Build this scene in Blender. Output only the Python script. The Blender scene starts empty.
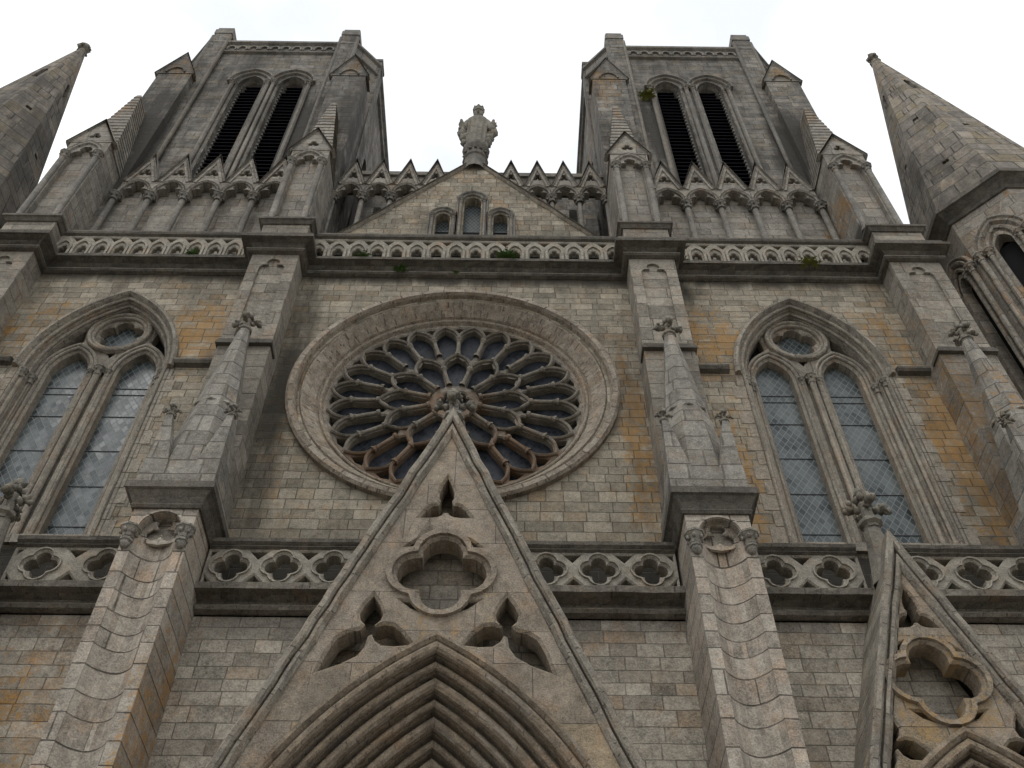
import bpy, math, random
from mathutils import Vector, Matrix, noise
from mathutils.geometry import delaunay_2d_cdt
R=math.radians; PI=math.pi
random.seed(7)
S=bpy.context.scene
# ------------------------------------------------------------ camera, light, exposure
cd=bpy.data.cameras.new('camera'); cam=bpy.data.objects.new('camera',cd); S.collection.objects.link(cam); S.camera=cam
cd.sensor_width=36; cd.lens=1006.27/1024*36; cd.clip_start=0.1; cd.clip_end=5000
TH,ROLL,YAW=0.889058,0.0043136,0.009102
fw=Vector((math.sin(YAW)*math.cos(TH),math.cos(YAW)*math.cos(TH),math.sin(TH)))
r0=Vector((math.cos(YAW),-math.sin(YAW),0)); u0=r0.cross(fw)
rr=math.cos(ROLL)*r0+math.sin(ROLL)*u0; uu=-math.sin(ROLL)*r0+math.cos(ROLL)*u0
m=Matrix((( rr.x,uu.x,-fw.x,1.14578),(rr.y,uu.y,-fw.y,-14.0),(rr.z,uu.z,-fw.z,1.6),(0,0,0,1)))
cam.matrix_world=m
W=bpy.data.worlds.new('World'); S.world=W; W.use_nodes=True
SUN_EL,SUN_AZ=R(58),R(205)
def build_world():
    nt=W.node_tree; nt.nodes.clear(); n=nt.nodes.new; L=nt.links.new
    out=n('ShaderNodeOutputWorld'); bg=n('ShaderNodeBackground'); L(bg.outputs[0],out.inputs[0])
    sky=n('ShaderNodeTexSky'); sky.sky_type='NISHITA'; sky.sun_disc=False; sky.sun_elevation=SUN_EL; sky.sun_rotation=SUN_AZ
    tc=n('ShaderNodeTexCoord'); mp=n('ShaderNodeMapping'); mp.inputs['Scale'].default_value=(1,1,2.2); L(tc.outputs['Generated'],mp.inputs[0])
    no=n('ShaderNodeTexNoise'); no.inputs['Scale'].default_value=3.1; no.inputs['Detail'].default_value=5; no.inputs['Roughness'].default_value=.55; L(mp.outputs[0],no.inputs[0])
    cr=n('ShaderNodeValToRGB'); cr.color_ramp.elements[0].position=.36; cr.color_ramp.elements[0].color=(6.9,7.2,7.6,1); cr.color_ramp.elements[1].position=.62; cr.color_ramp.elements[1].color=(9.6,9.7,9.75,1)
    L(no.outputs[0],cr.inputs[0])
    mx=n('ShaderNodeMix'); mx.data_type='RGBA'; mx.inputs[0].default_value=.93
    L(sky.outputs[0],mx.inputs[6]); L(cr.outputs[0],mx.inputs[7]); L(mx.outputs[2],bg.inputs[0]); bg.inputs[1].default_value=.1
build_world()
sd=bpy.data.lights.new('sun','SUN'); so=bpy.data.objects.new('sun',sd); S.collection.objects.link(so)
sd.energy=.75; sd.angle=R(25); sd.color=(1,.97,.93)
_d=Vector((math.sin(SUN_AZ)*math.cos(SUN_EL),math.cos(SUN_AZ)*math.cos(SUN_EL),math.sin(SUN_EL)))
so.rotation_euler=_d.to_track_quat('Z','Y').to_euler()
S.view_settings.view_transform='Standard'; S.view_settings.look='None'; S.view_settings.exposure=0.54; S.view_settings.gamma=1
S.render.engine='CYCLES'; S.render.resolution_x=1024; S.render.resolution_y=768

# ------------------------------------------------------------ node helpers
class V:
    def __init__(s,k,sock): s.k=k; s.s=sock
    def _b(s,o,op,rev=False):
        a,b=(o,s) if rev else (s,o); return s.k.math(op,a,b)
    def __add__(s,o): return s._b(o,'ADD')
    def __radd__(s,o): return s._b(o,'ADD')
    def __sub__(s,o): return s._b(o,'SUBTRACT')
    def __rsub__(s,o): return s._b(o,'SUBTRACT',True)
    def __mul__(s,o): return s._b(o,'MULTIPLY')
    def __rmul__(s,o): return s._b(o,'MULTIPLY')
    def __truediv__(s,o): return s._b(o,'DIVIDE')
class K:
    def __init__(s,name):
        s.mat=bpy.data.materials.new(name); s.mat.use_nodes=True; s.nt=s.mat.node_tree; s.nt.nodes.clear()
        s.out=s.n('ShaderNodeOutputMaterial'); s.bs=s.n('ShaderNodeBsdfPrincipled'); s.L(s.bs.outputs[0],s.out.inputs[0])
    def n(s,t): return s.nt.nodes.new(t)
    def L(s,a,b): s.nt.links.new(a,b)
    def put(s,inp,v):
        if isinstance(v,V): s.L(v.s,inp)
        else: inp.default_value=v
    def math(s,op,a,b=None,c=None,clamp=False):
        m=s.n('ShaderNodeMath'); m.operation=op; m.use_clamp=clamp; s.put(m.inputs[0],a)
        if b is not None: s.put(m.inputs[1],b)
        if c is not None: s.put(m.inputs[2],c)
        return V(s,m.outputs[0])
    def xyz(s,sock):
        q=s.n('ShaderNodeSeparateXYZ'); s.L(sock,q.inputs[0]); return [V(s,q.outputs[i]) for i in range(3)]
    def comb(s,a,b,c=0.0):
        q=s.n('ShaderNodeCombineXYZ'); s.put(q.inputs[0],a); s.put(q.inputs[1],b); s.put(q.inputs[2],c); return V(s,q.outputs[0])
    def noise(s,vec,sc,det=4,ro=.55,dist=0.0):
        q=s.n('ShaderNodeTexNoise'); s.put(q.inputs['Vector'],vec); q.inputs['Scale'].default_value=sc; q.inputs['Detail'].default_value=det; q.inputs['Roughness'].default_value=ro; q.inputs['Distortion'].default_value=dist
        return V(s,q.outputs[0])
    def white(s,vec):
        q=s.n('ShaderNodeTexWhiteNoise'); q.noise_dimensions='3D'; s.put(q.inputs['Vector'],vec); return V(s,q.outputs[0])
    def ramp(s,v,a,b):   # smooth threshold
        q=s.n('ShaderNodeMapRange'); q.interpolation_type='SMOOTHSTEP'; s.put(q.inputs[0],v); q.inputs[1].default_value=a; q.inputs[2].default_value=b; return V(s,q.outputs[0])
    def cramp(s,v,stops,const=False):
        q=s.n('ShaderNodeValToRGB'); e=q.color_ramp.elements
        if const: q.color_ramp.interpolation='CONSTANT'
        while len(e)<len(stops): e.new(.5)
        for i,(p,c) in enumerate(stops): e[i].position=p; e[i].color=(*c,1)
        s.put(q.inputs[0],v); return V(s,q.outputs[0])
    def mix(s,f,a,b,mode='MIX'):
        q=s.n('ShaderNodeMix'); q.data_type='RGBA'; q.blend_type=mode; s.put(q.inputs[0],f)
        for i,v in ((6,a),(7,b)):
            if isinstance(v,V): s.L(v.s,q.inputs[i])
            else: q.inputs[i].default_value=(*v,1)
        return V(s,q.outputs[2])
    def bump(s,h,st,dist=.02,prev=None):
        q=s.n('ShaderNodeBump'); s.put(q.inputs['Height'],h); q.inputs['Strength'].default_value=st; q.inputs['Distance'].default_value=dist
        if prev: s.L(prev.s,q.inputs['Normal'])
        return V(s,q.outputs[0])

def stone(name,cols,bh=.3,bw=.55,mode='tan',mortar=.012,mcol=(.09,.08,.07),dirt=.5,dark_col=(.045,.042,.038),lich=0.0,regs=(),bump=.35,lcol=((.26,.115,.025),(.27,.17,.045)),pale=.25,gain=1.0,base_noise=.35,moss=0.35,dark_regs=(),warm=.945):
    k=K(name); g=k.n('ShaderNodeNewGeometry'); P=V(k,g.outputs['Position'])
    x,y,z=k.xyz(g.outputs['Position']); nx,ny,nz=k.xyz(g.outputs['True Normal'])
    edge=None
    if mode:
        if mode=='tan': u=x*ny-y*nx; v=z
        elif mode=='x': u=x; v=z
        elif mode=='uv':
            t=k.n('ShaderNodeUVMap'); a,b,_=k.xyz(t.outputs[0]); u=a; v=b*0.0+.5*bh
        w1=k.noise(P,1.3,2)
        vv=v+(w1-.5)*.035+k.math('SINE',v*2.3)*bh*.16+k.math('SINE',v*5.9)*bh*.07
        row=k.math('FLOOR',vv/bh); fy=vv/bh-row
        r1=k.white(k.comb(row,3.3,nx*2.0)); r2=k.white(k.comb(row,7.7,1.1))
        wd=bw*(.72+.6*r2)
        ru=u/wd+r1*9.0; cell=k.math('FLOOR',ru); fx=ru-cell
        rid=k.white(k.comb(row,cell,.5)); rid2=k.white(k.comb(row,cell,4.5))
        ex=k.math('MINIMUM',fx,1.0-fx)*wd; ey=k.math('MINIMUM',fy,1.0-fy)*bh
        if mode=='uv': ed=ex
        else: ed=k.math('MINIMUM',ex,ey)
        ed=ed+(k.noise(P,9,3)-.5)*mortar*1.1
        edge=k.ramp(ed,mortar*.3,mortar*1.25)   # 0 in the joint
        col=k.cramp(rid,cols)
    else:
        rid=k.noise(P,.7,2); rid2=rid; col=k.cramp(k.noise(P,1.7,3),cols)
    n1=k.noise(P,3.1,6,.65); n2=k.noise(P,38,4,.7); n3=k.noise(P,.55,4,.6)
    # mottling of the granite
    n4=k.noise(P,9.5,5,.7)
    c1=k.ramp(n1,.28,.72); c2=k.ramp(n2,.30,.70); c4=k.ramp(n4,.30,.70)
    f=(c1-.5)*base_noise*.95+(c2-.5)*.42+(c4-.5)*.38+(rid2-.5)*.34+.98
    cm=k.comb(f,f,f); col=k.mix(1.0,col,cm,'MULTIPLY')
    # brown iron tint and dark pits
    col=k.mix(k.ramp(k.noise(P,1.9,5,.7),.50,.72)*.55,col,k.mix(1.0,col,(1.12,.86,.66),'MULTIPLY'))
    col=k.mix(k.ramp(k.noise(P,24,4,.8),.60,.70)*.6,col,(.055,.05,.043))
    # pale crusty lichen specks
    if pale: col=k.mix(k.ramp(k.noise(P,17,5,.75),.60,.72)*pale,col,(.42,.41,.37))
    # orange lichen
    if lich or regs:
        msk=None
        for (cx,cz,rx,rz,st) in regs:
            dx=(x-cx)/rx; dz=(z-cz)/rz; d=k.math('SUBTRACT',1.0,dx*dx+dz*dz); d=k.math('MAXIMUM',d,0.0)*st
            msk=d if msk is None else k.math('MAXIMUM',msk,d)
        base=lich if msk is None else msk+lich
        ln=k.noise(P,2.6,7,.72,.4)*.38+k.noise(P,11,5,.75)*.34+k.noise(k.comb(x*3.6,y*3.6,z*.9),1.0,6,.7)*.28
        fac=k.ramp(ln+base*.132+(c2-.5)*.07,.60,.67)*(.38+.50*c4)
        lc=k.mix(k.noise(P,6,3),lcol[0],lcol[1]); col=k.mix(fac,col,lc)
    # vertical run-off stains and soot; listed regions darken further, balustrade ones as painted shade
    if dirt:
        st=k.noise(k.comb(x*2.2,y*2.2,z*.28),1.0,5,.65)
        dr=0.0
        for (cx,cz,rx,rz,stg) in dark_regs:
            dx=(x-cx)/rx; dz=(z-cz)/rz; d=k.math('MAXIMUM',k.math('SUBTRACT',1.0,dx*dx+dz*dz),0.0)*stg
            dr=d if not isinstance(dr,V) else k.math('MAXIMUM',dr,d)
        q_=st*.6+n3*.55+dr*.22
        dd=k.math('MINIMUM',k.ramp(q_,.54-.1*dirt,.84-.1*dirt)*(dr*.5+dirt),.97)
        col=k.mix(dd,col,dark_col)
    if moss:
        up=k.ramp(nz,.15,.8); col=k.mix(up*k.ramp(n1,.35,.6)*moss,col,(.10,.105,.06))
    if edge is not None: col=k.mix((1.0-edge)*(k.ramp(k.noise(P,2.2,4,.65),.35,.6)*.5+.38),col,mcol)
    col=k.mix(1.0,col,(gain*1.03,gain*(1.0 if warm>.9 else .99),gain*warm),'MULTIPLY')
    k.L(col.s,k.bs.inputs['Base Color']); k.bs.inputs['Roughness'].default_value=.92
    k.bs.inputs['Specular IOR Level'].default_value=.25
    b1=k.bump(n2*.5+n1*1.2+n4*1.1,bump*1.5,.04)
    if edge is not None: b1=k.bump(edge+rid*.6,.8,.022,b1)
    k.L(b1.s,k.bs.inputs['Normal'])
    return k.mat
def plain(name,c,rough=.6,spec=.4,var=.0,vs=8,metal=0):
    k=K(name); g=k.n('ShaderNodeNewGeometry'); P=V(k,g.outputs['Position'])
    if var:
        f=(k.noise(P,vs,4,.6)-.5)*var*2+1.0; col=k.mix(1.0,c,k.comb(f,f,f),'MULTIPLY'); k.L(col.s,k.bs.inputs['Base Color'])
    else: k.bs.inputs['Base Color'].default_value=(*c,1)
    k.bs.inputs['Roughness'].default_value=rough; k.bs.inputs['Specular IOR Level'].default_value=spec; k.bs.inputs['Metallic'].default_value=metal
    return k.mat
def leaded(name,c1,c2,lc=(.20,.21,.21),sx=.115,sz=.19,lead=.012,rough=.28,tilt=.35,spec=.32):
    k=K(name); g=k.n('ShaderNodeNewGeometry'); P=V(k,g.outputs['Position']); x,y,z=k.xyz(g.outputs['Position'])
    a=x/sx+z/sz; b=x/sx-z/sz
    fa=a-k.math('FLOOR',a); fb=b-k.math('FLOOR',b)
    e=k.math('MINIMUM',k.math('MINIMUM',fa,1.0-fa),k.math('MINIMUM',fb,1.0-fb))
    ln=1.0-k.ramp(e,lead/sx*.5,lead/sx*.9)
    rid=k.white(k.comb(k.math('FLOOR',a),k.math('FLOOR',b),.5))
    big=k.noise(P,1.3,5,.65)
    col=k.mix(k.math('MULTIPLY',rid*.5+k.ramp(big,.36,.60)*.6,1.0),c1,c2)
    col=k.mix(ln*.8,col,lc)
    k.L(col.s,k.bs.inputs['Base Color']); k.L((ln*.5+rough).s,k.bs.inputs['Roughness']); k.bs.inputs['Specular IOR Level'].default_value=spec
    ra=k.white(k.comb(k.math('FLOOR',a),k.math('FLOOR',b),9.5)); nadd=k.n('ShaderNodeVectorMath'); nadd.operation='ADD'; k.L(g.outputs['Normal'],nadd.inputs[0]); k.L(k.comb((rid-.5)*.05,0.0,(ra-.5)*.09).s,nadd.inputs[1])
    nn_=k.n('ShaderNodeVectorMath'); nn_.operation='NORMALIZE'; k.L(nadd.outputs[0],nn_.inputs[0])
    nb=k.bump(rid*tilt+k.noise(P,12,2)*.6+ln*.5,.35,.01,V(k,nn_.outputs[0])); k.L(nb.s,k.bs.inputs['Normal'])
    return k.mat

G1=(.190,.176,.152); G2=(.232,.215,.187); G3=(.215,.182,.142); G4=(.160,.145,.124); G5=(.205,.160,.115); G6=(.262,.243,.210)
wallc=[(0,G4),(.2,G1),(.45,G2),(.62,G6),(.78,G1),(.88,G3),(.94,G1),(1,G5)]
DIRT_SHADE=[(-3.75,18.5,.55,5.5,1.0),(3.9,18.5,.3,5,.3),(0,13.0,20,1.12,5.0),(0,23.0,20,.35,.9),(0,24.7,20,.85,3),(-10.9,19,.5,4,.5),(5.6,22.6,.4,1.2,.9),(-5.4,10,.5,3,.4)]  # wall stains; bands behind both balustrades are gully shade painted into the stone
REG=[(10.6,17.0,1.0,4.5,1.05),(10.2,20.7,1.6,1.9,.75),(6.0,20.5,1.3,1.9,.95),(3.85,17.2,.5,4.2,1.0),(-6.1,20.6,1.6,1.9,1.0),(-9.9,20.6,1.5,1.9,.7),(5.9,16.0,.7,3.5,.8),(-3.6,18.2,.55,3.6,.6),(-8.3,10.2,1.6,3.0,.75),(-6.2,10.0,1.1,2.3,.7),(-3.4,16.0,1.0,2.0,.3),(11.6,15.5,1.2,2.5,.9)]
MW=stone('facade ashlar',wallc,.25,.42,warm=.885,dark_col=(.022,.021,.019),gain=1.22,pale=.4,regs=REG,lich=.25,dirt=.42,mcol=(.075,.066,.055),mortar=.010,dark_regs=DIRT_SHADE)  # near-black tone serves the stains and deepens the painted balustrade shade
ML=stone('lower ashlar',wallc,.255,.52,gain=1.42,pale=.5,regs=REG,lich=.2,dirt=.2,mcol=(.10,.09,.075),mortar=.009,dark_regs=[(0,11.8,20,.5,.6)])
MPI=stone('pilaster ashlar',[(0,G1),(.4,G2),(.75,G6),(.93,G1)],.42,1.3,regs=REG,lich=-.02,dirt=.42)
MD=stone('dressed granite',[(0,G4),(.4,G1),(.8,G2),(1,(.215,.18,.14))],.5,.95,mode='uv',gain=1.15,pale=.35,dirt=.42,lich=.12,base_noise=.35,mortar=.014)
MDN=stone('dressed granite plain',[(0,G4),(.4,G1),(.7,G2),(1,(.24,.205,.165))],mode=None,dirt=.42,lich=.05,base_noise=.3)
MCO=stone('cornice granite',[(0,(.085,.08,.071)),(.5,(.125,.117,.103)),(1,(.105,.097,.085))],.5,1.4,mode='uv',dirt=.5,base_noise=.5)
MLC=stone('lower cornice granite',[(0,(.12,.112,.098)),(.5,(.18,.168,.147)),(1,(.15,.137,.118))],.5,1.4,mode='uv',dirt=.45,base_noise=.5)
MBA=stone('balustrade granite',[(0,(.21,.20,.175)),(.5,(.27,.256,.225)),(1,(.24,.212,.172))],mode=None,dirt=.3,lich=.12,moss=.45)
MPB=stone('pier granite',[(0,(.20,.183,.160)),(.5,(.25,.23,.202)),(1,(.225,.195,.165))],  .36,1.5,mode='x',gain=1.32,dirt=.15,pale=.3,mortar=.013,mcol=(.04,.036,.032),regs=[(-3.9,9.5,.25,3.5,.9)])
MPG=stone('portal granite',[(0,(.185,.16,.13)),(.35,(.225,.193,.155)),(.7,(.205,.182,.155)),(1,(.235,.19,.13))],.78,1.35,mode='x',gain=1.12,mortar=.006,dirt=.38,lich=.3,regs=[(7.4,9.9,1.0,1.3,.9),(-7.4,9.9,1.0,1.3,.8),(.17,11.0,1.3,.7,.35)],lcol=((.26,.16,.06),(.31,.22,.11)),base_noise=.4)
MPM=stone('portal moulding',[(0,(.16,.13,.10)),(.4,(.21,.17,.125)),(.75,(.18,.165,.145)),(1,(.25,.18,.10))],.5,1.1,mode='uv',dirt=.5,lich=.15,lcol=((.24,.15,.05),(.3,.2,.08)))
DK=[(0,(.13,.125,.118)),(.35,(.17,.164,.152)),(.7,(.20,.192,.176)),(.93,(.165,.15,.125))]
MT=stone('tower ashlar',DK,.33,.75,gain=1.0,pale=.35,dirt=.85,lich=.16,base_noise=.75,dark_regs=[(-6.2,33,1.2,5,.8),(6.6,34,1.2,4,.8),(10.8,32.5,1.0,3,1.2),(-11.5,32,1.5,5,.9),(-4.2,33,.8,4,.5)],mcol=(.045,.042,.037),regs=[(4.6,37.0,.9,2.5,.9),(-4.6,38.4,.6,1.2,.9),(11.1,38.2,.8,1.0,.8),(-11.1,38.0,.8,1.5,.9)])
MTD=stone('tower dressed granite',DK,.5,.9,mode='uv',gain=1.0,pale=.35,dirt=.62,lich=.1,base_noise=.35)
MTN=stone('tower granite plain',DK,gain=1.0,pale=.35,mode=None,dirt=.55,lich=.12,base_noise=.4)
MG=stone('gable pier granite',[(0,(.18,.172,.158)),(.5,(.225,.215,.195)),(1,(.20,.185,.16))],.36,.9,dirt=.42,lich=.15,gain=1.12,pale=.35,regs=[(4.8,33.2,.7,1.3,.7),(-4.9,33.2,.7,1.3,.6),(11.3,33.0,.8,1.4,.8),(-11.5,33.2,.8,1.6,.7),(10.4,26.5,.3,1.6,1.0)],dark_regs=[(0,24.4,20,1.05,4)])  # the wide dark band paints shade behind the upper balustrade into the stone
MSP=stone('spire granite',[(0,(.165,.152,.138)),(.4,(.22,.203,.18)),(.75,(.25,.226,.19)),(.93,(.205,.178,.13))],.60,.8,mortar=.028,dirt=.5,lich=.12,base_noise=.4,mcol=(.035,.033,.03),dark_regs=[(-16.3,33,3,10,.55),(14.3,31,1.3,6,.5)],regs=[(15.9,40.5,1.2,2.6,.6),(-15.6,40.5,1.2,2.6,.8)])  # darker regions over the left spire and the right spire's inner side
MTU=stone('turret granite',[(0,(.20,.185,.165)),(.5,(.26,.245,.22)),(.85,(.24,.215,.18)),(.95,(.24,.17,.11))],.5,1.0,dirt=.25,lich=.02)
MPN=stone('pinnacle granite',[(0,(.17,.165,.152)),(.5,(.215,.208,.19)),(1,(.185,.175,.155))],.4,.75,moss=.1,gain=1.15,mortar=.016,dirt=.45,lich=.06,pale=.7,regs=[(11.0,16.5,.9,2.5,.7)])
MRO=stone('rose reveal granite',[(0,(.23,.20,.165)),(.5,(.27,.245,.21)),(1,(.25,.20,.15))],.5,.62,mode='uv',mortar=.018,dirt=.3,lich=.3,lcol=((.2,.12,.06),(.26,.18,.11)))
MRT=stone('rose tracery granite',[(0,(.12,.105,.09)),(.5,(.20,.185,.16)),(1,(.24,.225,.20))],mode=None,dirt=.5,lich=.1,regs=[(0,16.4,3.2,1.9,2.2),(0,18.6,1.3,1.0,1.2)],lcol=((.13,.065,.035),(.18,.11,.06)),base_noise=.5)
MFI=stone('finial granite',[(0,(.14,.135,.12)),(1,(.20,.19,.165))],mode=None,dirt=.5,lich=.25,lcol=((.22,.14,.04),(.24,.2,.1)),moss=.12,gain=1.15,base_noise=.5)
MGL=leaded('leaded window glass',(.010,.017,.019),(.10,.116,.114),sx=.165,sz=.25,lead=.013,rough=.33)
MGR=leaded('rose window glass',(.003,.004,.006),(.035,.04,.05),sx=.11,sz=.15,rough=.45,lead=.006,spec=.10,lc=(.05,.052,.055))
MGC=leaded('gable window glass',(.006,.010,.012),(.05,.062,.064),rough=.5,spec=.12)
MBAR=plain('iron bar',(.05,.052,.055),.6)
MLV=plain('slate louvre',(.012,.011,.015),.95,.05,.3)
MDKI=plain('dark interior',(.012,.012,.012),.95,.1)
MNUB=plain('louvre bracket',(.16,.15,.135),.8)
MRF=plain('roof slate',(.06,.062,.068),.7,.3,.3)
MLF=plain('fern leaf',(.06,.11,.025),.6,.3,.5,20)
MLF2=plain('yellow green leaf',(.14,.15,.03),.6,.3,.5,20)
MGD=plain('plaza paving',(.24,.225,.20),.9,.2,.25,.6)

# ------------------------------------------------------------ mesh helpers
class M:
    def __init__(s): s.v=[]; s.f=[]; s.uv=[]; s.sm=[]
    def add(s,vs,fs,uvs=None,smooth=False):
        b=len(s.v); s.v+= [tuple(p) for p in vs]
        for i,f in enumerate(fs):
            s.f.append(tuple(b+j for j in f)); s.sm.append(smooth)
            s.uv.append(uvs[i] if uvs else [(vs[j][0],vs[j][2]) for j in f])
    def merge(s,o,mat=None):
        vs=o.v if mat is None else [tuple(mat@Vector(p)) for p in o.v]
        b=len(s.v); s.v+=vs; s.f+=[tuple(b+j for j in f) for f in o.f]; s.uv+=o.uv; s.sm+=o.sm
    def box(s,x0,x1,y0,y1,z0,z1):
        v=[(x0,y0,z0),(x1,y0,z0),(x1,y1,z0),(x0,y1,z0),(x0,y0,z1),(x1,y0,z1),(x1,y1,z1),(x0,y1,z1)]
        s.add(v,[(0,3,2,1),(4,5,6,7),(0,1,5,4),(1,2,6,5),(2,3,7,6),(3,0,4,7)])
        return s
    def hexa(s,v): s.add(v,[(0,3,2,1),(4,5,6,7),(0,1,5,4),(1,2,6,5),(2,3,7,6),(3,0,4,7)])
    def prism(s,poly,y0,y1):   # poly in xz, extruded in y
        n=len(poly); v=[(p[0],y0,p[1]) for p in poly]+[(p[0],y1,p[1]) for p in poly]
        s.add(v,[tuple(range(n)),tuple(range(2*n-1,n-1,-1))]+[(i,i+n,(i+1)%n+n,(i+1)%n) for i in range(n)])
    def vprism(s,poly,z0,z1,poly2=None):   # plan polygon extruded in z
        n=len(poly); p2=poly2 or poly; v=[(p[0],p[1],z0) for p in poly]+[(p[0],p[1],z1) for p in p2]
        s.add(v,[tuple(range(n-1,-1,-1)),tuple(range(n,2*n))]+[(i,(i+1)%n,(i+1)%n+n,i+n) for i in range(n)])
    def grid(s,rows,closed=False,smooth=False,uv=None,caps=False):
        m=len(rows); n=len(rows[0]); v=[p for r in rows for p in r]; f=[];uvs=[]
        for i in range(m if closed else m-1):
            for j in range(n-1):
                a=i*n+j; b=((i+1)%m)*n+j
                f.append((a,b,b+1,a+1))
                if uv: uvs.append([uv(i,j),uv(i+1,j),uv(i+1,j+1),uv(i,j+1)])
        s.add(v,f,uvs if uv else None,smooth)
        if caps and not closed:
            s.add(rows[0],[tuple(range(n))]); s.add(rows[-1],[tuple(range(n-1,-1,-1))])
    def lathe(s,x,y,prof,seg=10,smooth=True,squash=1.0):
        rows=[[(x+r*math.cos(2*PI*i/seg),y+r*math.sin(2*PI*i/seg)*squash,z) for r,z in prof] for i in range(seg)]
        s.grid(rows,closed=True,smooth=smooth)
    def blob(s,c,r,seed=0,sx=1,sy=1,sz=1,amp=.25,seg=8):
        rows=[]
        for i in range(seg):
            a=2*PI*i/seg; row=[]
            for j in range(seg//2+2):
                b=-PI/2+PI*j/(seg//2+1); d=Vector((math.cos(a)*math.cos(b),math.sin(a)*math.cos(b),math.sin(b)))
                k=1+amp*noise.noise(d*1.8+Vector((seed*3.1,seed*1.7,seed)))*2
                row.append((c[0]+d.x*r*k*sx,c[1]+d.y*r*k*sy,c[2]+d.z*r*k*sz))
            rows.append(row)
        s.grid(rows,closed=True,smooth=True)
    def build(s,name,mat,parent=None,loc=None):
        me=bpy.data.meshes.new(name); me.from_pydata(s.v,[],s.f)
        uvl=me.uv_layers.new(name='UVMap'); fl=[c for f in s.uv for p in f for c in p]
        uvl.data.foreach_set('uv',fl); me.polygons.foreach_set('use_smooth',s.sm)
        me.materials.append(mat)
        import bmesh
        bm=bmesh.new(); bm.from_mesh(me); bmesh.ops.remove_doubles(bm,verts=bm.verts,dist=1e-5); bmesh.ops.recalc_face_normals(bm,faces=bm.faces); bm.to_mesh(me); bm.free()
        o=bpy.data.objects.new(name,me); S.collection.objects.link(o)
        if parent: o.parent=parent
        if loc: o.location=loc
        return o
def area(l): return sum(l[i][0]*l[(i+1)%len(l)][1]-l[(i+1)%len(l)][0]*l[i][1] for i in range(len(l)))/2
def clean(l):
    o=[]
    for p in l:
        if not o or (abs(p[0]-o[-1][0])+abs(p[1]-o[-1][1]))>1e-4: o.append((p[0],p[1]))
    if abs(o[0][0]-o[-1][0])+abs(o[0][1]-o[-1][1])<1e-4: o.pop()
    return o
def offset(l,d):
    l=clean(l); s=1 if area(l)>0 else -1; n=len(l); o=[]
    for i in range(n):
        a,b,c=l[i-1],l[i],l[(i+1)%n]
        e1=Vector((b[0]-a[0],b[1]-a[1])).normalized(); e2=Vector((c[0]-b[0],c[1]-b[1])).normalized()
        n1=Vector((e1.y,-e1.x)); n2=Vector((e2.y,-e2.x)); t=n1+n2
        if t.length<.2: t=n1
        t=t.normalized(); q=max(t.dot(n1),.45); o.append((b[0]+t.x*d*s/q,b[1]+t.y*d*s/q))
    return o
def inside(p,loops):
    r=False
    for l in loops:
        n=len(l)
        for i in range(n):
            a,b=l[i],l[i-1]
            if (a[1]>p[1])!=(b[1]>p[1]) and p[0]<(b[0]-a[0])*(p[1]-a[1])/(b[1]-a[1])+a[0]: r=not r
    return r
def tris(loops):
    vs=[];es=[]
    for l in loops:
        b=len(vs); n=len(l); vs+= [Vector(p) for p in l]; es+=[(b+i,b+(i+1)%n) for i in range(n)]
    v,e,f,_,_,_=delaunay_2d_cdt(vs,es,[],0,1e-6)
    f=[t for t in f if inside(((v[t[0]].x+v[t[1]].x+v[t[2]].x)/3,(v[t[0]].y+v[t[1]].y+v[t[2]].y)/3),loops)]
    return [(p.x,p.y) for p in v],f
def plate(m,outer,holes,y0,y1,ch=0.0,back=True):
    outer=clean(outer); holes=[clean(h) for h in holes]
    hf=[offset(h,ch) for h in holes] if ch else holes
    v,f=tris([outer]+hf); m.add([(p[0],y0,p[1]) for p in v],f)
    if back: v,f=tris([outer]+holes); m.add([(p[0],y1,p[1]) for p in v],[t[::-1] for t in f])
    n=len(outer); m.add([(p[0],y0,p[1]) for p in outer]+[(p[0],y1,p[1]) for p in outer],[(i,(i+1)%n,(i+1)%n+n,i+n) for i in range(n)])
    for h,g in zip(holes,hf):
        n=len(h); yc=y0+ch*.9
        if ch: m.add([(p[0],y0,p[1]) for p in g]+[(p[0],yc,p[1]) for p in h],[(i,(i+1)%n,(i+1)%n+n,i+n) for i in range(n)])
        m.add([(p[0],yc if ch else y0,p[1]) for p in h]+[(p[0],y1,p[1]) for p in h],[(i,(i+1)%n,(i+1)%n+n,i+n) for i in range(n)])
def arcp(cx,cz,r,a0,a1,n): return [(cx+r*math.cos(a0+(a1-a0)*i/n),cz+r*math.sin(a0+(a1-a0)*i/n)) for i in range(n+1)]
def arch(cx,zs,a,r,n=0.0,seg=12,zb=None):
    """pointed arch line from the left foot over the apex to the right foot; a half width, r radius, n offset outwards"""
    c=r-a; rr=r+n; ph=math.acos(max(-1,min(1,c/rr))) if rr>0 else 0
    right=[(cx-c+rr*math.cos(ph*i/seg),zs+rr*math.sin(ph*i/seg)) for i in range(seg+1)]
    left=[(2*cx-p[0],p[1]) for p in right]
    l=left+right[::-1][1:]
    if zb is not None: l=[(l[0][0],zb)]+l+[(l[-1][0],zb)]
    return l
def arch_sweep(m,cx,zs,a,r,prof,seg=14,zb=None,caps=True):
    ls=[arch(cx,zs,a,r,n,seg,zb) for n,y in prof]
    rows=[[(ls[j][i][0],prof[j][1],ls[j][i][1]) for j in range(len(prof))] for i in range(len(ls[0]))]
    base=ls[0]; d=[0]
    for i in range(1,len(base)): d.append(d[-1]+math.hypot(base[i][0]-base[i-1][0],base[i][1]-base[i-1][1]))
    m.grid(rows,uv=lambda i,j:(d[i],j*.1),caps=caps)
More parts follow.
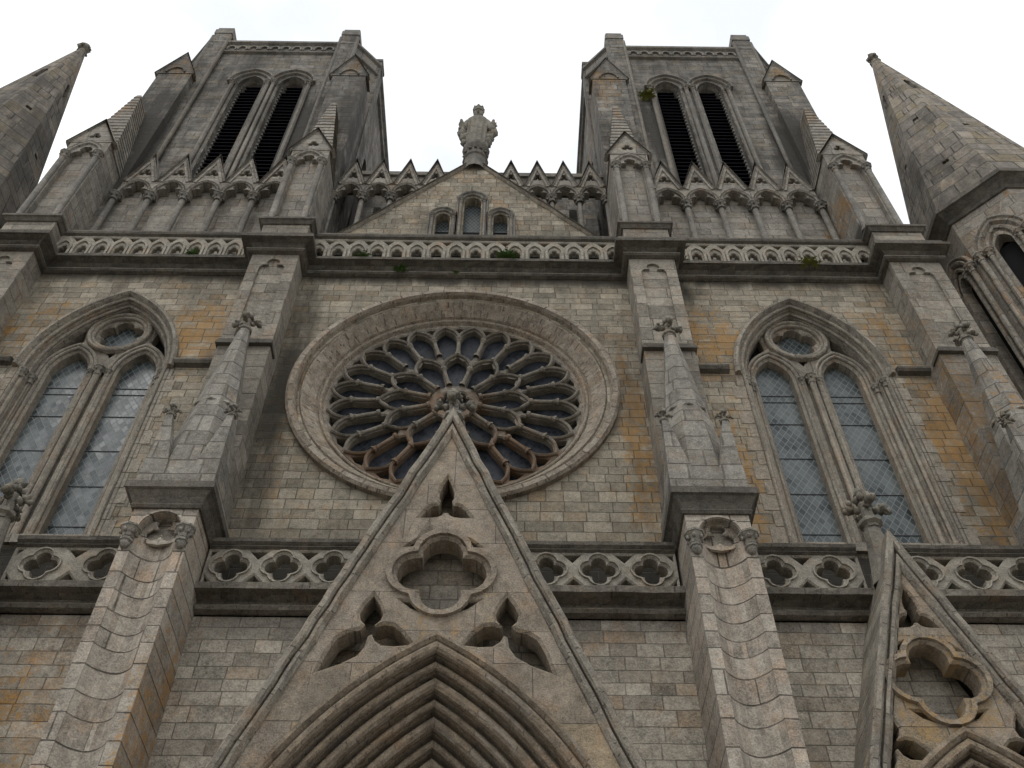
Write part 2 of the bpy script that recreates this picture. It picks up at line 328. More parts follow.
def ring_sweep(m,cx,cz,prof,seg=96):   # prof (radius,y)
    rows=[[(cx+q*math.cos(2*PI*i/seg),y,cz+q*math.sin(2*PI*i/seg)) for q,y in prof] for i in range(seg)]
    R0=prof[0][0]; m.grid(rows,closed=True,uv=lambda i,j:(2*PI*R0*i/seg,j*.1))
def line_sweep(m,path,prof,plane='xz',closed=False):
    """mitred sweep; prof (n,h), n to the left of the path"""
    n=len(path); rows=[];d=[0]
    for i in range(n):
        a=path[i-1] if (i>0 or closed) else None; b=path[i]; c=path[(i+1)%n] if (i<n-1 or closed) else None
        es=[]
        if a: es.append(Vector((b[0]-a[0],b[1]-a[1])).normalized())
        if c: es.append(Vector((c[0]-b[0],c[1]-b[1])).normalized())
        ns=[Vector((-e.y,e.x)) for e in es]; t=ns[0] if len(ns)==1 else (ns[0]+ns[1]); t=t.normalized(); q=max(t.dot(ns[0]),.25)
        if i: d.append(d[-1]+math.hypot(b[0]-path[i-1][0],b[1]-path[i-1][1]))
        row=[]
        for k,h in prof:
            px,pz=b[0]+t.x*k/q,b[1]+t.y*k/q
            row.append((px,h,pz) if plane=='xz' else (px,pz,h))
        rows.append(row)
    d.append(d[-1]+1); m.grid(rows,closed=closed,uv=lambda i,j:(d[i],j*.1),caps=not closed)
def foil(cx,cz,n,dist,r,rot=PI/2,seg=8):
    """n-lobed outline made of circular arcs"""
    l=[]
    # half angle where neighbouring lobes meet
    h=PI/n; # intersection point lies on the bisector at distance t
    t=dist*math.cos(h)+math.sqrt(max(r*r-(dist*math.sin(h))**2,0)) if r>dist*math.sin(h) else dist*math.cos(h)
    tt=dist*math.cos(h)-math.sqrt(max(r*r-(dist*math.sin(h))**2,0)) if False else t
    for k in range(n):
        a=rot+2*PI*k/n; c=(cx+dist*math.cos(a),cz+dist*math.sin(a))
        p=(cx+tt*math.cos(a+h)-c[0],cz+tt*math.sin(a+h)-c[1]); e=math.atan2(p[1],p[0])-a
        e=abs((e+PI)%(2*PI)-PI)
        l+=arcp(c[0],c[1],r,a-e,a+e,seg)
    return l
def foil_sweep(m,cx,cz,n,dist,r,prof,rot=PI/2,seg=8):
    ls=[foil(cx,cz,n,dist,r+q,rot,seg) for q,y in prof]
    m.grid([[(ls[j][i][0],prof[j][1],ls[j][i][1]) for j in range(len(prof))] for i in range(len(ls[0]))],closed=True,uv=lambda i,j:(i*.05,j*.1))
def trefarch(cx,zs,w,zb,seg=5):
    """trefoil headed opening, half width w"""
    r=w*.5; l=[(cx+w,zb),(cx+w,zs)]
    l+=arcp(cx+w-r,zs+r*.35,r,-.3,PI*.62,seg)
    l+=arcp(cx,zs+w*.95,r*1.05,-.25,PI+.25,seg+3)
    l+=arcp(cx-w+r,zs+r*.35,r,PI*.38,PI+.3,seg)
    l+=[(cx-w,zs),(cx-w,zb)]
    return l
def rough(path,step=.35,amp=.012,seed=0,clear=1.1):
    o=[]
    for i in range(len(path)-1):
        a,b=path[i],path[i+1]; L_=math.hypot(b[0]-a[0],b[1]-a[1]); n=max(1,int(L_/step))
        for k in range(n):
            t=k/n; x=a[0]+(b[0]-a[0])*t; y=a[1]+(b[1]-a[1])*t
            near=min(k*L_/n if i>0 else 9,(n-k)*L_/n if i<len(path)-2 else 9)
            if k and near<clear: continue
            if k: 
                nx,ny=-(b[1]-a[1])/L_,(b[0]-a[0])/L_; q=noise.noise(Vector((x*2.3+seed,y*2.3,seed*.7)))*amp*2; x+=nx*q; y+=ny*q
            o.append((x,y))
    return o+[path[-1]]
def roll(n0,y0,r,a0=-90,a1=90,seg=5): # half round in (n,y): bulges towards -y
    return [(n0+r*math.sin(R(a0+(a1-a0)*i/seg)),y0-r*math.cos(R(a0+(a1-a0)*i/seg))) for i in range(seg+1)]
def capital(m,x,y,z,r,h,n=8):
    m.lathe(x,y,[(r*.98,z-.03),(r*1.25,z-.02),(r*1.25,z+.02),(r*1.02,z+.04),(r*1.15,z+h*.4),(r*1.75,z+h*.78),(r*1.8,z+h*.84),(r*2.0,z+h*.86),(r*2.0,z+h),(0,z+h)],n,smooth=False)
    for i in range(6):
        a=2*PI*i/6+.3; m.blob((x+math.cos(a)*r*1.45,y+math.sin(a)*r*1.45,z+h*.55),r*.42,i,sz=1.2,seg=6)
def shaft(m,x,y,z0,z1,r,n=10):
    m.lathe(x,y,[(r*1.7,z0),(r*1.7,z0+.08),(r*1.35,z0+.12),(r*1.35,z0+.16),(r,z0+.2),(r,z1)],n)
def crocket(m,x,y,z,a,s,up=1.0):
    """a curled stone leaf growing outwards at angle a"""
    c,sn=math.cos(a),math.sin(a); pts=[(0,0,.10),(.14,.10,.13),(.30,.26,.17),(.42,.30,.20),(.50,.20,.17),(.47,.08,.09)]
    rows=[]
    for u in range(6):
        t=2*PI*u/6; row=[]
        for k,(r,h,w) in enumerate(pts):
            lo=1.0+(.28 if k%2 else -.1); wx=math.cos(t)*w*lo*s; hz=math.sin(t)*w*.42*s
            if abs(math.cos(t))>.8: hz-=.05*s
            row.append((x+c*r*s-sn*wx,y+sn*r*s+c*wx,z+h*s*up+hz))
        rows.append(row)
    m.grid(rows,closed=True); m.add([r[-1] for r in rows],[tuple(range(6))])
def finial(m,x,y,z,s,seed=0):
    """carved fleuron: collar, curled leaves and a top bud"""
    rn=random.Random(seed)
    m.lathe(x,y,[(.14*s,z),(.15*s,z+.06*s),(.24*s,z+.1*s),(.24*s,z+.18*s),(.13*s,z+.22*s),(.12*s,z+.5*s),(.15*s,z+.62*s),(.09*s,z+.72*s),(.10*s,z+.85*s),(0,z+1.0*s)],8,smooth=False)
    for i in range(4):
        a=PI/2*i+rn.uniform(-.12,.12); c,sn=math.cos(a),math.sin(a); q=rn.uniform(.85,1.1)
        m.blob((x+c*.20*s,y+sn*.20*s,z+.50*s),.09*s,seed+i,seg=7,amp=.3)
        m.blob((x+c*.33*s,y+sn*.33*s,z+.55*s),.115*s*q,seed+i+5,seg=8,amp=.45)
        m.blob((x+c*.42*s,y+sn*.42*s,z+.46*s),.085*s*q,seed+i+9,seg=7,amp=.45)
        m.blob((x+c*.34*s-sn*.09*s,y+sn*.34*s+c*.09*s,z+.60*s),.06*s*q,seed+i+13,seg=6,amp=.4)
    for i in range(5):
        a=2*PI*i/5+seed; m.blob((x+math.cos(a)*.12*s,y+math.sin(a)*.12*s,z+.80*s),.085*s,seed+i+17,seg=7,amp=.45)
    m.blob((x,y,z+.95*s),.13*s,seed+23,seg=8,amp=.4,sz=1.2)
def put(o,label=None,cat=None,group=None,kind=None):
    for a,b in (('label',label),('category',cat),('group',group),('kind',kind)):
        if b: o[a]=b
    return o
def clone(o,parent=None,loc=None):
    c=o.copy(); S.collection.objects.link(c)
    if parent: c.parent=parent
    if loc: c.location=loc
    for ch in list(o.children): clone(ch,c)
    return c

# ------------------------------------------------------------ ground
g=M(); g.add([(-400,-400,0),(400,-400,0),(400,400,0),(-400,400,0)],[(0,1,2,3)]); put(g.build('ground',MGD),kind='structure')
church=bpy.data.objects.new('church',None); S.collection.objects.link(church)
put(church,'grey granite gothic church front with twin bell towers, rose window and gabled portals','church')
C=church

# ------------------------------------------------------------ facade walls
WX=8.05; ZS=19.25
m=M()
holes=[arch(s*WX,ZS,1.58,3.16,0,14,14.2) for s in (-1,1)]+[arcp(0,18.73,3.36,0,2*PI,80)[:-1]]
plate(m,[(-11.88,11.9),(11.92,11.9),(11.92,23.25),(-11.88,23.25)],holes,0,.9)
m.box(-14.2,14.2,.95,1.0,0,11.9); m.box(-11.88,-11.5,.9,9,0,24.5); m.box(11.5,11.92,.9,9,0,24.5); m.box(-11.5,11.5,8.7,9,0,23.2); m.box(-14.2,-11.88,-.01,3,0,12.3); m.box(11.92,14.2,-.01,3,0,12.3)
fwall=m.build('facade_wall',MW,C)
# lower wall, proud of the upper one, with arched doorways behind the porches
m=M(); dh=[arch(x,5.2,a,a*2,0,12,-.0) for x,a in ((.17,1.5),(-7.35,1.1),(7.4,1.1))]
def lw(pts): return pts
outer=[(-14.2,0)]
for x,a in ((-7.35,1.1),(.17,1.5),(7.4,1.1)):
    outer+=arch(x,4.6,a,a*2,0,12,0)
outer+=[(14.2,0),(14.2,12.0),(-14.2,12.0)]
plate(m,outer,[],-.7,-.01)
m.build('lower_wall',ML,C)
for x,a in ((-7.35,1.1),(.17,1.5),(7.4,1.1)):
    m=M(); plate(m,arch(x,4.6,a-.02,(a-.02)*2,0,10,0),[],-.2,-.1); m.build('door',plain('oak door',(.07,.045,.03),.7) if x<-7 else bpy.data.materials['oak door'],C)
# string courses between pilasters and windows
for x0,x1 in ((-11.3,-9.95),(-6.3,-5.2),(5.28,6.15),(9.95,11.0)):
    m=M(); line_sweep(m,[(x1,-.002),(x0,-.002)],[(-.0,19.3),(-.12,19.33),(-.16,19.4),(-.16,19.46),(0,19.54)][::1],'xy')
    # n is to the left of a path running towards -x, so negative numbers face the street
    m2=M(); m2.prism([(0,0)]*3,0,0) if False else None
    m.v=[(p[0],-abs(p[1]+.002)-.002,p[2]) for p in m.v]
    m.build('string_course',MCO,C)

# ------------------------------------------------------------ pilasters
PIL=[(-11.25,1.25),(-4.62,1.16),(4.73,1.13),(11.3,1.25)]
for cx,w in PIL:
    m=M(); x0,x1=cx-w/2,cx+w/2
    op=trefarch(cx,22.4,.31,19.62)
    plate(m,[(x0,19.35),(x1,19.35),(x1,23.2),(x0,23.2)],[op],-.65,-.59)
    m.box(x0,x1,-.588,0,13.8,23.2); m.box(x0-.0,x1+.0,-.655,-.589,13.8,19.34)
    o=m.build('pilaster',MPI,C)
    m=M()
    for a,b in ((x0-.04,x1+.04),):
        m.box(a,b,-.76,-.3,19.26,19.36); m.prism([(a,19.36),(b,19.36),(b-.05,19.43),(a+.05,19.43)],-.74,-.3)
    m.build('string_course',MCO,C)

# ------------------------------------------------------------ upper cornice wrapping the pilasters
def wrap(pil,y0,yf,xe=14.4):
    p=[(0,0),(pil[0][0]-pil[0][1]/2,3.0)]
    for cx,w in pil: p+=([] if cx<-8 else [(cx-w/2,y0)])+[(cx-w/2,yf),(cx+w/2,yf)]+([] if cx>8 else [(cx+w/2,y0)])
    return p[1:]+[(pil[-1][0]+pil[-1][1]/2,3.0)]
m=M()
prof=[(.02,23.05),(-.03,23.05),(-.11,23.07),(-.15,23.11),(-.14,23.16),(-.10,23.19),(-.03,23.2),(-.01,23.26),(-.03,23.33),(-.12,23.41),(-.27,23.44),(-.32,23.44),(-.33,23.53),(-.29,23.56),(.25,23.58)]
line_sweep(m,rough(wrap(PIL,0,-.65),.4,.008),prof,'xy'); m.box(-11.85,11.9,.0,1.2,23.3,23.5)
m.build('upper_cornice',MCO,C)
# the blocks above the pilasters: second, higher moulding
for cx,w in PIL:
    m=M(); x0,x1=cx-w/2+.0,cx+w/2-.0
    m.box(x0-.02,x1+.02,-.62,.5,23.57,24.62)
    o=m.build('pilaster_block',MPI,C)
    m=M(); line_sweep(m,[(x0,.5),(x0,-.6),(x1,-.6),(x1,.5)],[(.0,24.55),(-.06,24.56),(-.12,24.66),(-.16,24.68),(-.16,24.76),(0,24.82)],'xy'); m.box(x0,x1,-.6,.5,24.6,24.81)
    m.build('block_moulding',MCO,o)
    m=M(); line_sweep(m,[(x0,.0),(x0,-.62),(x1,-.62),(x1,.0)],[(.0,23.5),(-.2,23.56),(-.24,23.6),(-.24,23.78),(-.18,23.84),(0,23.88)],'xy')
    m.build('block_plinth',MCO,o)
# upper balustrade
def upper_bal(x0,x1,n):
    m=M(); sp=(x1-x0)/n; hs=[]
    for i in range(n):
        c=x0+sp*(i+.5); hs.append(trefarch(c,23.93,sp*.27,23.62))
    for i in range(1,n):
        c=x0+sp*i; hs.append([(c-.13,24.5),(c,24.32),(c+.13,24.5)])
    plate(m,[(x0,23.5),(x1,23.5),(x1,24.58),(x0,24.58)],hs,-.2,-.06,.025)
    for i in range(n):   # raised pointed hood of each opening
        c=x0+sp*(i+.5); q=arch(c,24.0,sp*.40,sp*.72,0,5,23.56)
        line_sweep(m,q,[(-.03,-.2),(-.03,-.245),(.03,-.245),(.03,-.2)])
    o=m.build('upper_balustrade',MBA,C)
    m=M(); line_sweep(m,[(x0,-.13),(x1,-.13)],[(-.06,24.58),(-.14,24.62),(-.16,24.68),(-.16,24.74),(-.1,24.8),(.12,24.8),(.14,24.6)],'xy')
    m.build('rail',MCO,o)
upper_bal(-4.02,4.14,16); upper_bal(5.33,10.65,11); upper_bal(-10.6,-5.22,11)

# ------------------------------------------------------------ lower cornice and balustrade
m=M(); prof=[(.02,11.93),(-.04,11.93),(-.13,11.95),(-.17,12.0),(-.14,12.05),(-.05,12.06),(-.02,12.1),(-.06,12.16),(-.2,12.2),(-.36,12.2),(-.38,12.31),(-.35,12.34),(.6,12.36)]
for xa,xb in ((-14.2,-7.8),(-7.15,-1.15),(1.5,7.25),(7.7,14.2)):
    line_sweep(m,rough([(xa,-.7),(xb,-.7)],.3,.010),prof,'xy'); m.box(xa,xb,-.7,.0,11.9,12.34)
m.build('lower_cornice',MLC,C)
def low_bal(x0,x1,n):
    m=M(); sp=(x1-x0)/n; hs=[]; zc=12.71
    for i in range(n):
        c=x0+sp*(i+.5); hs.append(foil(c,zc,4,.155,.128,PI/2))
    for i in range(0,n+1):
        c=x0+sp*i
        for t in (-1,1):
            a,b=zc+t*.335,zc+t*.17
            pts=[(c-.15,a),(c,b),(c+.15,a)]
            if i==0: pts=[(c+.04,a),(c+.04,b+t*.04),(c+.14,a)]
            if i==n: pts=[(c-.14,a),(c-.04,b+t*.04),(c-.04,a)]
            hs.append(pts)
    plate(m,[(x0,12.34),(x1,12.34),(x1,13.08),(x0,13.08)],hs,-1.0,-.74,.03)
    for i in range(n):
        c=x0+sp*(i+.5); foil_sweep(m,c,zc,4,.155,.128,[(.04,-1.0),(.045,-1.035),(.07,-1.04),(.075,-1.0)])
    o=m.build('lower_balustrade',MBA,C)
    m=M(); line_sweep(m,rough([(x0,-.9),(x1,-.9)],.25,.010),[(-.1,13.08),(-.16,13.11),(-.13,13.15),(-.19,13.19),(-.20,13.26),(-.12,13.31),(.15,13.31),(.18,13.1)],'xy')
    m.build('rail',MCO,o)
low_bal(-3.85,-1.3,3); low_bal(1.42,4.05,3); low_bal(5.22,7.15,2); low_bal(7.7,10.4,3); low_bal(11.5,13.9,3); low_bal(-7.12,-5.0,2); low_bal(-10.6,-7.8,3); low_bal(-14,-11.8,3)

# ------------------------------------------------------------ lancet windows
def window():
    """everything around x=0; returns the surround with its sub-parts"""
    m=M()
    # hood moulding proud of the wall and moulded jamb stepping inwards
    prof=[(.22,.0),(.22,-.10),(.18,-.15),(.12,-.15),(.09,-.09),(.06,-.02)]+roll(.01,.0,.045)+[(-.04,.06),(-.05,.12)]+roll(-.085,.15,.04)+[(-.13,.2),(-.135,.34)]
    arch_sweep(m,0,ZS,1.58,3.16,[p for p in prof if True],16,None)
    prof2=[(.07,-.0),(.06,-.03)]+roll(.01,.0,.045)[::-1]+[(-.04,.06),(-.05,.12)]+roll(-.085,.15,.04)[::-1]+[(-.13,.2),(-.135,.34)]
    ls=[[(s*(1.58+n),y) for n,y in prof2] for s in (-1,1)]
    for l in ls:
        rows=[[(x,y,14.2) for x,y in l],[(x,y,ZS) for x,y in l]]; m.grid(rows,uv=lambda i,j:(i*5.0,j*.1))
    # hood stops run down as a flat quoin strip
    for s in (-1,1):
        for k in range(12):
            w=.20 if k%2 else .34; xa,xb=sorted((s*1.60,s*(1.60+w))); m.box(xa,xb,-.012,.0,14.25+k*.42,14.25+k*.42+.40)
    sur=m.build('window_surround',MD,C)
    # tracery plate
    m=M(); a=1.47; outer=arch(0,ZS+.05,a,a*2,0,14,14.1)
    L=[]
    for s in (-1,1): L.append(arch(s*.78,19.55,.42,.86,0,8,14.3))
    oc=foil(0,20.93,4,.235,.215,PI/4*0+PI/2)
    oc=foil(0,20.98,5,.31,.225,PI/2)
    sp=[]
    for s in (-1,1):
        sp.append([(s*p,q) for p,q in [(1.26,20.2),(1.19,20.5),(1.05,20.78),(.86,21.08),(.82,20.9),(.80,20.7),(.94,20.52),(1.11,20.34)]])
    sp.append([(-.13,20.33),(.13,20.33),(0,20.1)])
    plate(m,outer,L+[oc]+sp,.34,.60,.05)
    # mouldings round the lights and the circle
    for s in (-1,1):
        arch_sweep(m,s*.78,19.55,.42,.86,[(.06,.34)]+roll(.10,.32,.045)+roll(.19,.30,.045)+[(.24,.34)],9,14.2)
    ring_sweep(m,0,20.98,[(.56,.34)]+[(.61+n,y) for n,y in roll(0,.31,.05)]+[(.70+n,y) for n,y in roll(0,.28,.055)]+[(.77,.34)],40)
    shaft(m,0,.24,14.2,19.5,.075); shaft(m,-.2,.3,14.2,19.5,.05); shaft(m,.2,.3,14.2,19.5,.05)
    for s in (-1,1):
        shaft(m,s*1.40,.26,14.2,19.05,.055); shaft(m,s*1.52,.08,14.2,19.05,.055)
    m.build('tracery',MD,sur)
    for s in (-1,1):
        m=M(); 
        for q in (1.40,1.54): capital(m,s*q,.24 if q<1.5 else .05,18.98,.055,.24)
        m.build('capital',MFI,sur)
    m=M(); capital(m,0,.24,19.3,.075,.25); capital(m,.2,.3,19.3,.05,.22); capital(m,-.2,.3,19.3,.05,.22); m.build('capital',MFI,sur)
    for s in (-1,1):
        m=M(); plate(m,arch(s*.78,19.5,.48,.98,0,8,14.2),[],.585,.595,back=False); g_=m.build('glass_pane',MGL,sur)
        for zz in (15.0,16.1,17.15,18.25,19.0,19.22):
            m=M(); m.box(s*.78-.45,s*.78+.45,.568,.583,zz,zz+.013); m.build('saddle_bar',MBAR,sur)
    m=M(); m.add([(-.6,.59,20.4),(.6,.59,20.4),(.6,.59,21.6),(-.6,.59,21.6)],[(0,1,2,3)]); m.build('oculus_glass',MGL,sur)
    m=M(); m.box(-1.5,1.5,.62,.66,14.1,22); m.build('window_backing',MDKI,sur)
    m=M(); m.prism([(-1.62,14.0),(1.62,14.0),(1.62,14.2),(-1.62,14.2)],-.1,.6); m.build('sill',MD,sur)
    return sur
w1=window(); w1.location=(WX+.02,0,0); w2=clone(w1,C,(-WX-.03,0,0))

# ------------------------------------------------------------ rose window
RC=18.73
m=M()
prof=[(3.36,.1),(3.64,.0),(3.64,-.12),(3.58,-.17),(3.48,-.17),(3.44,-.10),(3.42,.05),(3.38,.07),(3.36,.05)]
ring_sweep(m,0,RC,prof,120)
prof=[(3.36,.05),(3.345,.0),(3.32,-.02),(3.29,.0),(3.16,.14),(3.04,.27),(3.02,.33),(2.99,.35),(2.97,.31),(2.945,.30),(2.92,.32),(2.9,.37),(2.88,.42),(2.82,.44),(2.80,.62)]
rose=m.build('rose_window',MRO,C,)
m=M(); ring_sweep(m,0,RC,prof,120); m.build('reveal',MRO,rose)
# tracery
def petal(ang,r0,r1,w0,w1,cusp=True):
    """opening between two radial bars with a pointed head outwards; half widths w0 (inner) w1 (outer)"""
    h=w1*1.6; rs=r1-h; pts=[]
    pr=[(r0+w0*.7,-w0)]
    pr=[(r0,-w0*.35),(r0+w0*.5,-w0),(rs,-w1)]
    for i in range(1,7):
        t=i/6; pr.append((rs+h*t,-w1*(-1+math.sqrt(max(4-(1.732*t)**2,1)))))
    full=pr+[(p[0],-p[1]) for p in pr[:-1]][::-1]
    c,s=math.cos(ang),math.sin(ang)
    return [(p[0]*c-p[1]*s,RC+p[0]*s+p[1]*c) for p in full]
m=M(); hs=[]
hs.append(foil(0,RC,6,.24,.14,0,5))
N1,N2=12,24
for i in range(N1):
    a=PI/2+2*PI*i/N1; hs.append(petal(a,.56,1.62,.09,.275))
for i in range(N2):
    a=PI/2+2*PI*(i+.5)/N2; hs.append(petal(a,1.50,2.72,.14,.262))
for i in range(N2):   # small eyes at the rim between the heads
    a=PI/2+2*PI*i/N2; c=(math.cos(a),math.sin(a)); t=(-c[1],c[0])
    q=[(2.50,0),(2.74,-.17),(2.79,0),(2.74,.17)]
    hs.append([(c[0]*u+t[0]*v,RC+c[1]*u+t[1]*v) for u,v in q])
plate(m,arcp(0,RC,2.84,0,2*PI,96)[:-1],hs,.42,.64,.035)
def bar(m,a,ra,rb,w,yc,t):  # radial colonnette
    c=Vector((math.cos(a),0,math.sin(a))); p=Vector((-math.sin(a),0,math.cos(a))); rows=[]
    def sec(q,w): return [tuple(Vector((0,yc,RC))+c*q+p*w*math.cos(u)+Vector((0,-1,0))*w*math.sin(u)) for u in [PI*2*k/8 for k in range(8)]]
    prof=[(ra,w*1.7),(ra+.07,w*1.7),(ra+.09,w),(rb-.14,w),(rb-.12,w*1.3),(rb-.1,w),(rb-.03,w*1.9),(rb,w*1.9)]
    m.grid([list(r) for r in zip(*[sec(q,ww) for q,ww in prof])],closed=True,smooth=False)
for i in range(N1): bar(m,PI/2+2*PI*(i+.5)/N1,.55,1.18,.045,.40,0)
for i in range(N2): bar(m,PI/2+2*PI*i/N2,1.66,2.32,.045,.40,0)
# raised rolls following the petal heads
def headroll(ang,r1,w1,wd):
    h=w1*1.6; rs=r1-h; pr=[]
    for i in range(0,7):
        t=i/6; pr.append((rs+h*t,-w1*(-1+math.sqrt(max(4-(1.732*t)**2,1)))))
    full=[(pr[0][0]-.12,pr[0][1])]+pr+[(p[0],-p[1]) for p in pr[:-1]][::-1]+[(pr[0][0]-.12,-pr[0][1])]
    c,s=math.cos(ang),math.sin(ang); path=[(p[0]*c-p[1]*s,RC+p[0]*s+p[1]*c) for p in full]
    line_sweep(m,path,[(-.085,.42),(-.085,.37),(-.055,.34),(-.02,.37),(-.02,.42)])
for i in range(N1): headroll(PI/2+2*PI*i/N1,1.62,.275,.05)
for i in range(N2): headroll(PI/2+2*PI*(i+.5)/N2,2.72,.262,.05)
m.build('rose_tracery',MRT,rose)
m=M(); m.add([(math.cos(2*PI*i/60)*2.85,.60,RC+math.sin(2*PI*i/60)*2.85) for i in range(60)],[tuple(range(60))]); m.build('rose_glass',MGR,rose)
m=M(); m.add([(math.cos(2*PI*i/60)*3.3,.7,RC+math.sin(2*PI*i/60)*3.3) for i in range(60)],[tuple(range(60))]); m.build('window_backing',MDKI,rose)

# ------------------------------------------------------------ lower piers with scooped fronts, and their pinnacles
def pier(cx,w=1.06):
    x0,x1=cx-w/2,cx+w/2; m=M(); hw=.34; zt=12.72
    hole=[(cx+hw,-.0)]+arcp(cx,zt,hw,0,PI,12)+[(cx-hw,-.0)]
    outer=[(x0,0),(cx-hw,0)]+arcp(cx,zt,hw,PI,0,12)+[(cx+hw,0),(x1,0),(x1,13.2),(x0,13.2)]
    ob=offset
    plate(m,outer,[],-1.9,-1.601,0)
    m.box(x0,x1,-1.60,-.0,0,13.2)
    # concave channel
    n=9; row=[]
    for i in range(n+1):
        t=-1+2*i/n; row.append((cx+hw*t,-1.88+.24*math.cos(t*PI/2)**.8 if abs(t)<1 else -1.88))
    m.grid([[(x,y,0) for x,y in row],[(x,y,12.62) for x,y in row]],smooth=False)
    # carved trefoil head
    hd=arcp(cx,zt,hw-.004,0,PI,12)+[(cx-hw+.003,12.62)]+[(cx-hw*.5,12.52),(cx,12.49),(cx+hw*.5,12.52)]+[(cx+hw-.004,12.62)]
    plate(m,hd[::1],[foil(cx,12.80,3,.15,.125,PI/2,6)],-1.76,-1.70,.03); m.add([(cx-hw,-1.63,12.5),(cx+hw,-1.63,12.5),(cx+hw,-1.63,13.1),(cx-hw,-1.63,13.1)],[(0,1,2,3)])
    # roll round the head
    line_sweep(m,[(cx-hw-.03,zt-.02)]+arcp(cx,zt,hw+.03,PI,0,14),[(-.02,-1.9),(-.02,-1.93),(.02,-1.93),(.02,-1.9)])
    o=m.build('buttress_pier',MPB,C)
    for s in (-1,1):
        m=M(); capital(m,cx+s*(w/2-.09),-1.93,12.42,.085,.27); m.lathe(cx+s*(w/2-.09),-1.93,[(0,12.27),(.05,12.29),(.085,12.36),(.085,12.43)],8); m.build('capital',MPN,o)
    m=M(); line_sweep(m,[(x0,-.5),(x0,-1.9),(x1,-1.9),(x1,-.5)],[(.0,13.14),(-.04,13.14),(-.07,13.19),(-.05,13.23),(-.09,13.34),(-.16,13.44),(-.21,13.46),(-.21,13.6),(-.17,13.64),(0,13.66)],'xy'); m.box(x0,x1,-1.9,-.5,13.2,13.65)
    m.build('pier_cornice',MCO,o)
    return o
def pinnacle(cx,yc=-1.27,s=1.0,zb=13.65,zt=18.95,label=None):
    m=M(); hw=.66
    m.box(cx-hw,cx+hw,yc-hw,yc+hw,zb,zb+.42)
    sq=lambda q,z:[(cx-q,yc-q),(cx+q,yc-q),(cx+q,yc+q),(cx-q,yc+q)]
    # octagonal spirelet rising out of a square base
    zb2=zb+.42; rr_=[(.62,zb2),(.13,zt)]
    oc=[(cx+.70*math.cos(PI/8+PI/4*k),yc+.70*math.sin(PI/8+PI/4*k)) for k in range(8)]
    oc2=[(cx+.12*math.cos(PI/8+PI/4*k),yc+.12*math.sin(PI/8+PI/4*k)) for k in range(8)]
    m.vprism(oc,zb2-.05,zt,oc2)
    m.lathe(cx,yc,[(.43,zb2+2.15),(.455,zb2+2.17),(.44,zb2+2.22),(.40,zb2+2.23)],8,smooth=False)
    o=m.build('pinnacle',MPN,C)
    m=M(); finial(m,cx,yc,zt-.05,.66,int(cx*3)+40); m.build('finial',MFI,o)
    for sx in (-1,1):
        sy=-1; px,py=cx+sx*.56,yc+sy*.56
        m=M(); b=[(cx+sx*.66,yc+sy*.66),(cx+sx*.2,yc+sy*.66),(cx+sx*.2,yc+sy*.2),(cx+sx*.66,yc+sy*.2)]
        if sx*sy<0: b=b[::-1]
        t=[(px+.05,py-.05),(px-.05,py-.05),(px-.05,py+.05),(px+.05,py+.05)]
        t=[(px+sx*.05,py+sy*.05),(px-sx*.05,py+sy*.05),(px-sx*.05,py-sy*.05),(px+sx*.05,py-sy*.05)]
        if sx*sy<0: t=t[::-1]
        m.vprism(b,zb2-.01,zb2+1.5,t); m.build('corner_spirelet',MPN,o)
        m=M(); finial(m,px,py,zb2+1.45,.36,int(cx*7)+sx*3+60); m.build('finial',MFI,o)
    return o
for cx in (-11.2,-4.42,4.64,11.05): pier(cx)
pinnacle(-4.45); pinnacle(4.62); pinnacle(10.98,zt=18.9); pinnacle(-11.1)

# ------------------------------------------------------------ portal gables
def leaf_tri(cx,cz,s,rot,top=1.0,side=1.0):
    """three pointed leaves meeting in a triangle (spandrel piercing)"""
    l=[]
    for k in range(3):
        a=rot+2*PI*k/3; ln=s*(top if k==0 else side); c,sn=math.cos(a),math.sin(a)
        for u,v in [(.20,-.20),(.30,-.27),(.48,-.27),(.72,-.17),(1,0),(.72,.17),(.48,.27),(.30,.27),(.20,.20)]:
            U_,V_=u*ln,v*s; l.append((cx+c*U_-sn*V_,cz+sn*U_+c*V_))
    return l
def leaf3(cx,cz,lv):
    l=[]
    for a,ln,wd in lv:
        c,sn=math.cos(a),math.sin(a)
        for u,v in [(.11,-.20),(.26,-.44),(.44,-.52),(.70,-.34),(1,0),(.70,.34),(.44,.52),(.26,.44),(.11,.20)]:
            U_,V_=u*ln,v*wd; l.append((cx+c*U_-sn*V_,cz+sn*U_+c*V_))
    # keep the outline in angular order
    k=sorted(range(3),key=lambda i:lv[i][0]%(2*PI)); o=[]
    for i in k: o+=l[i*9:(i+1)*9]
    return o
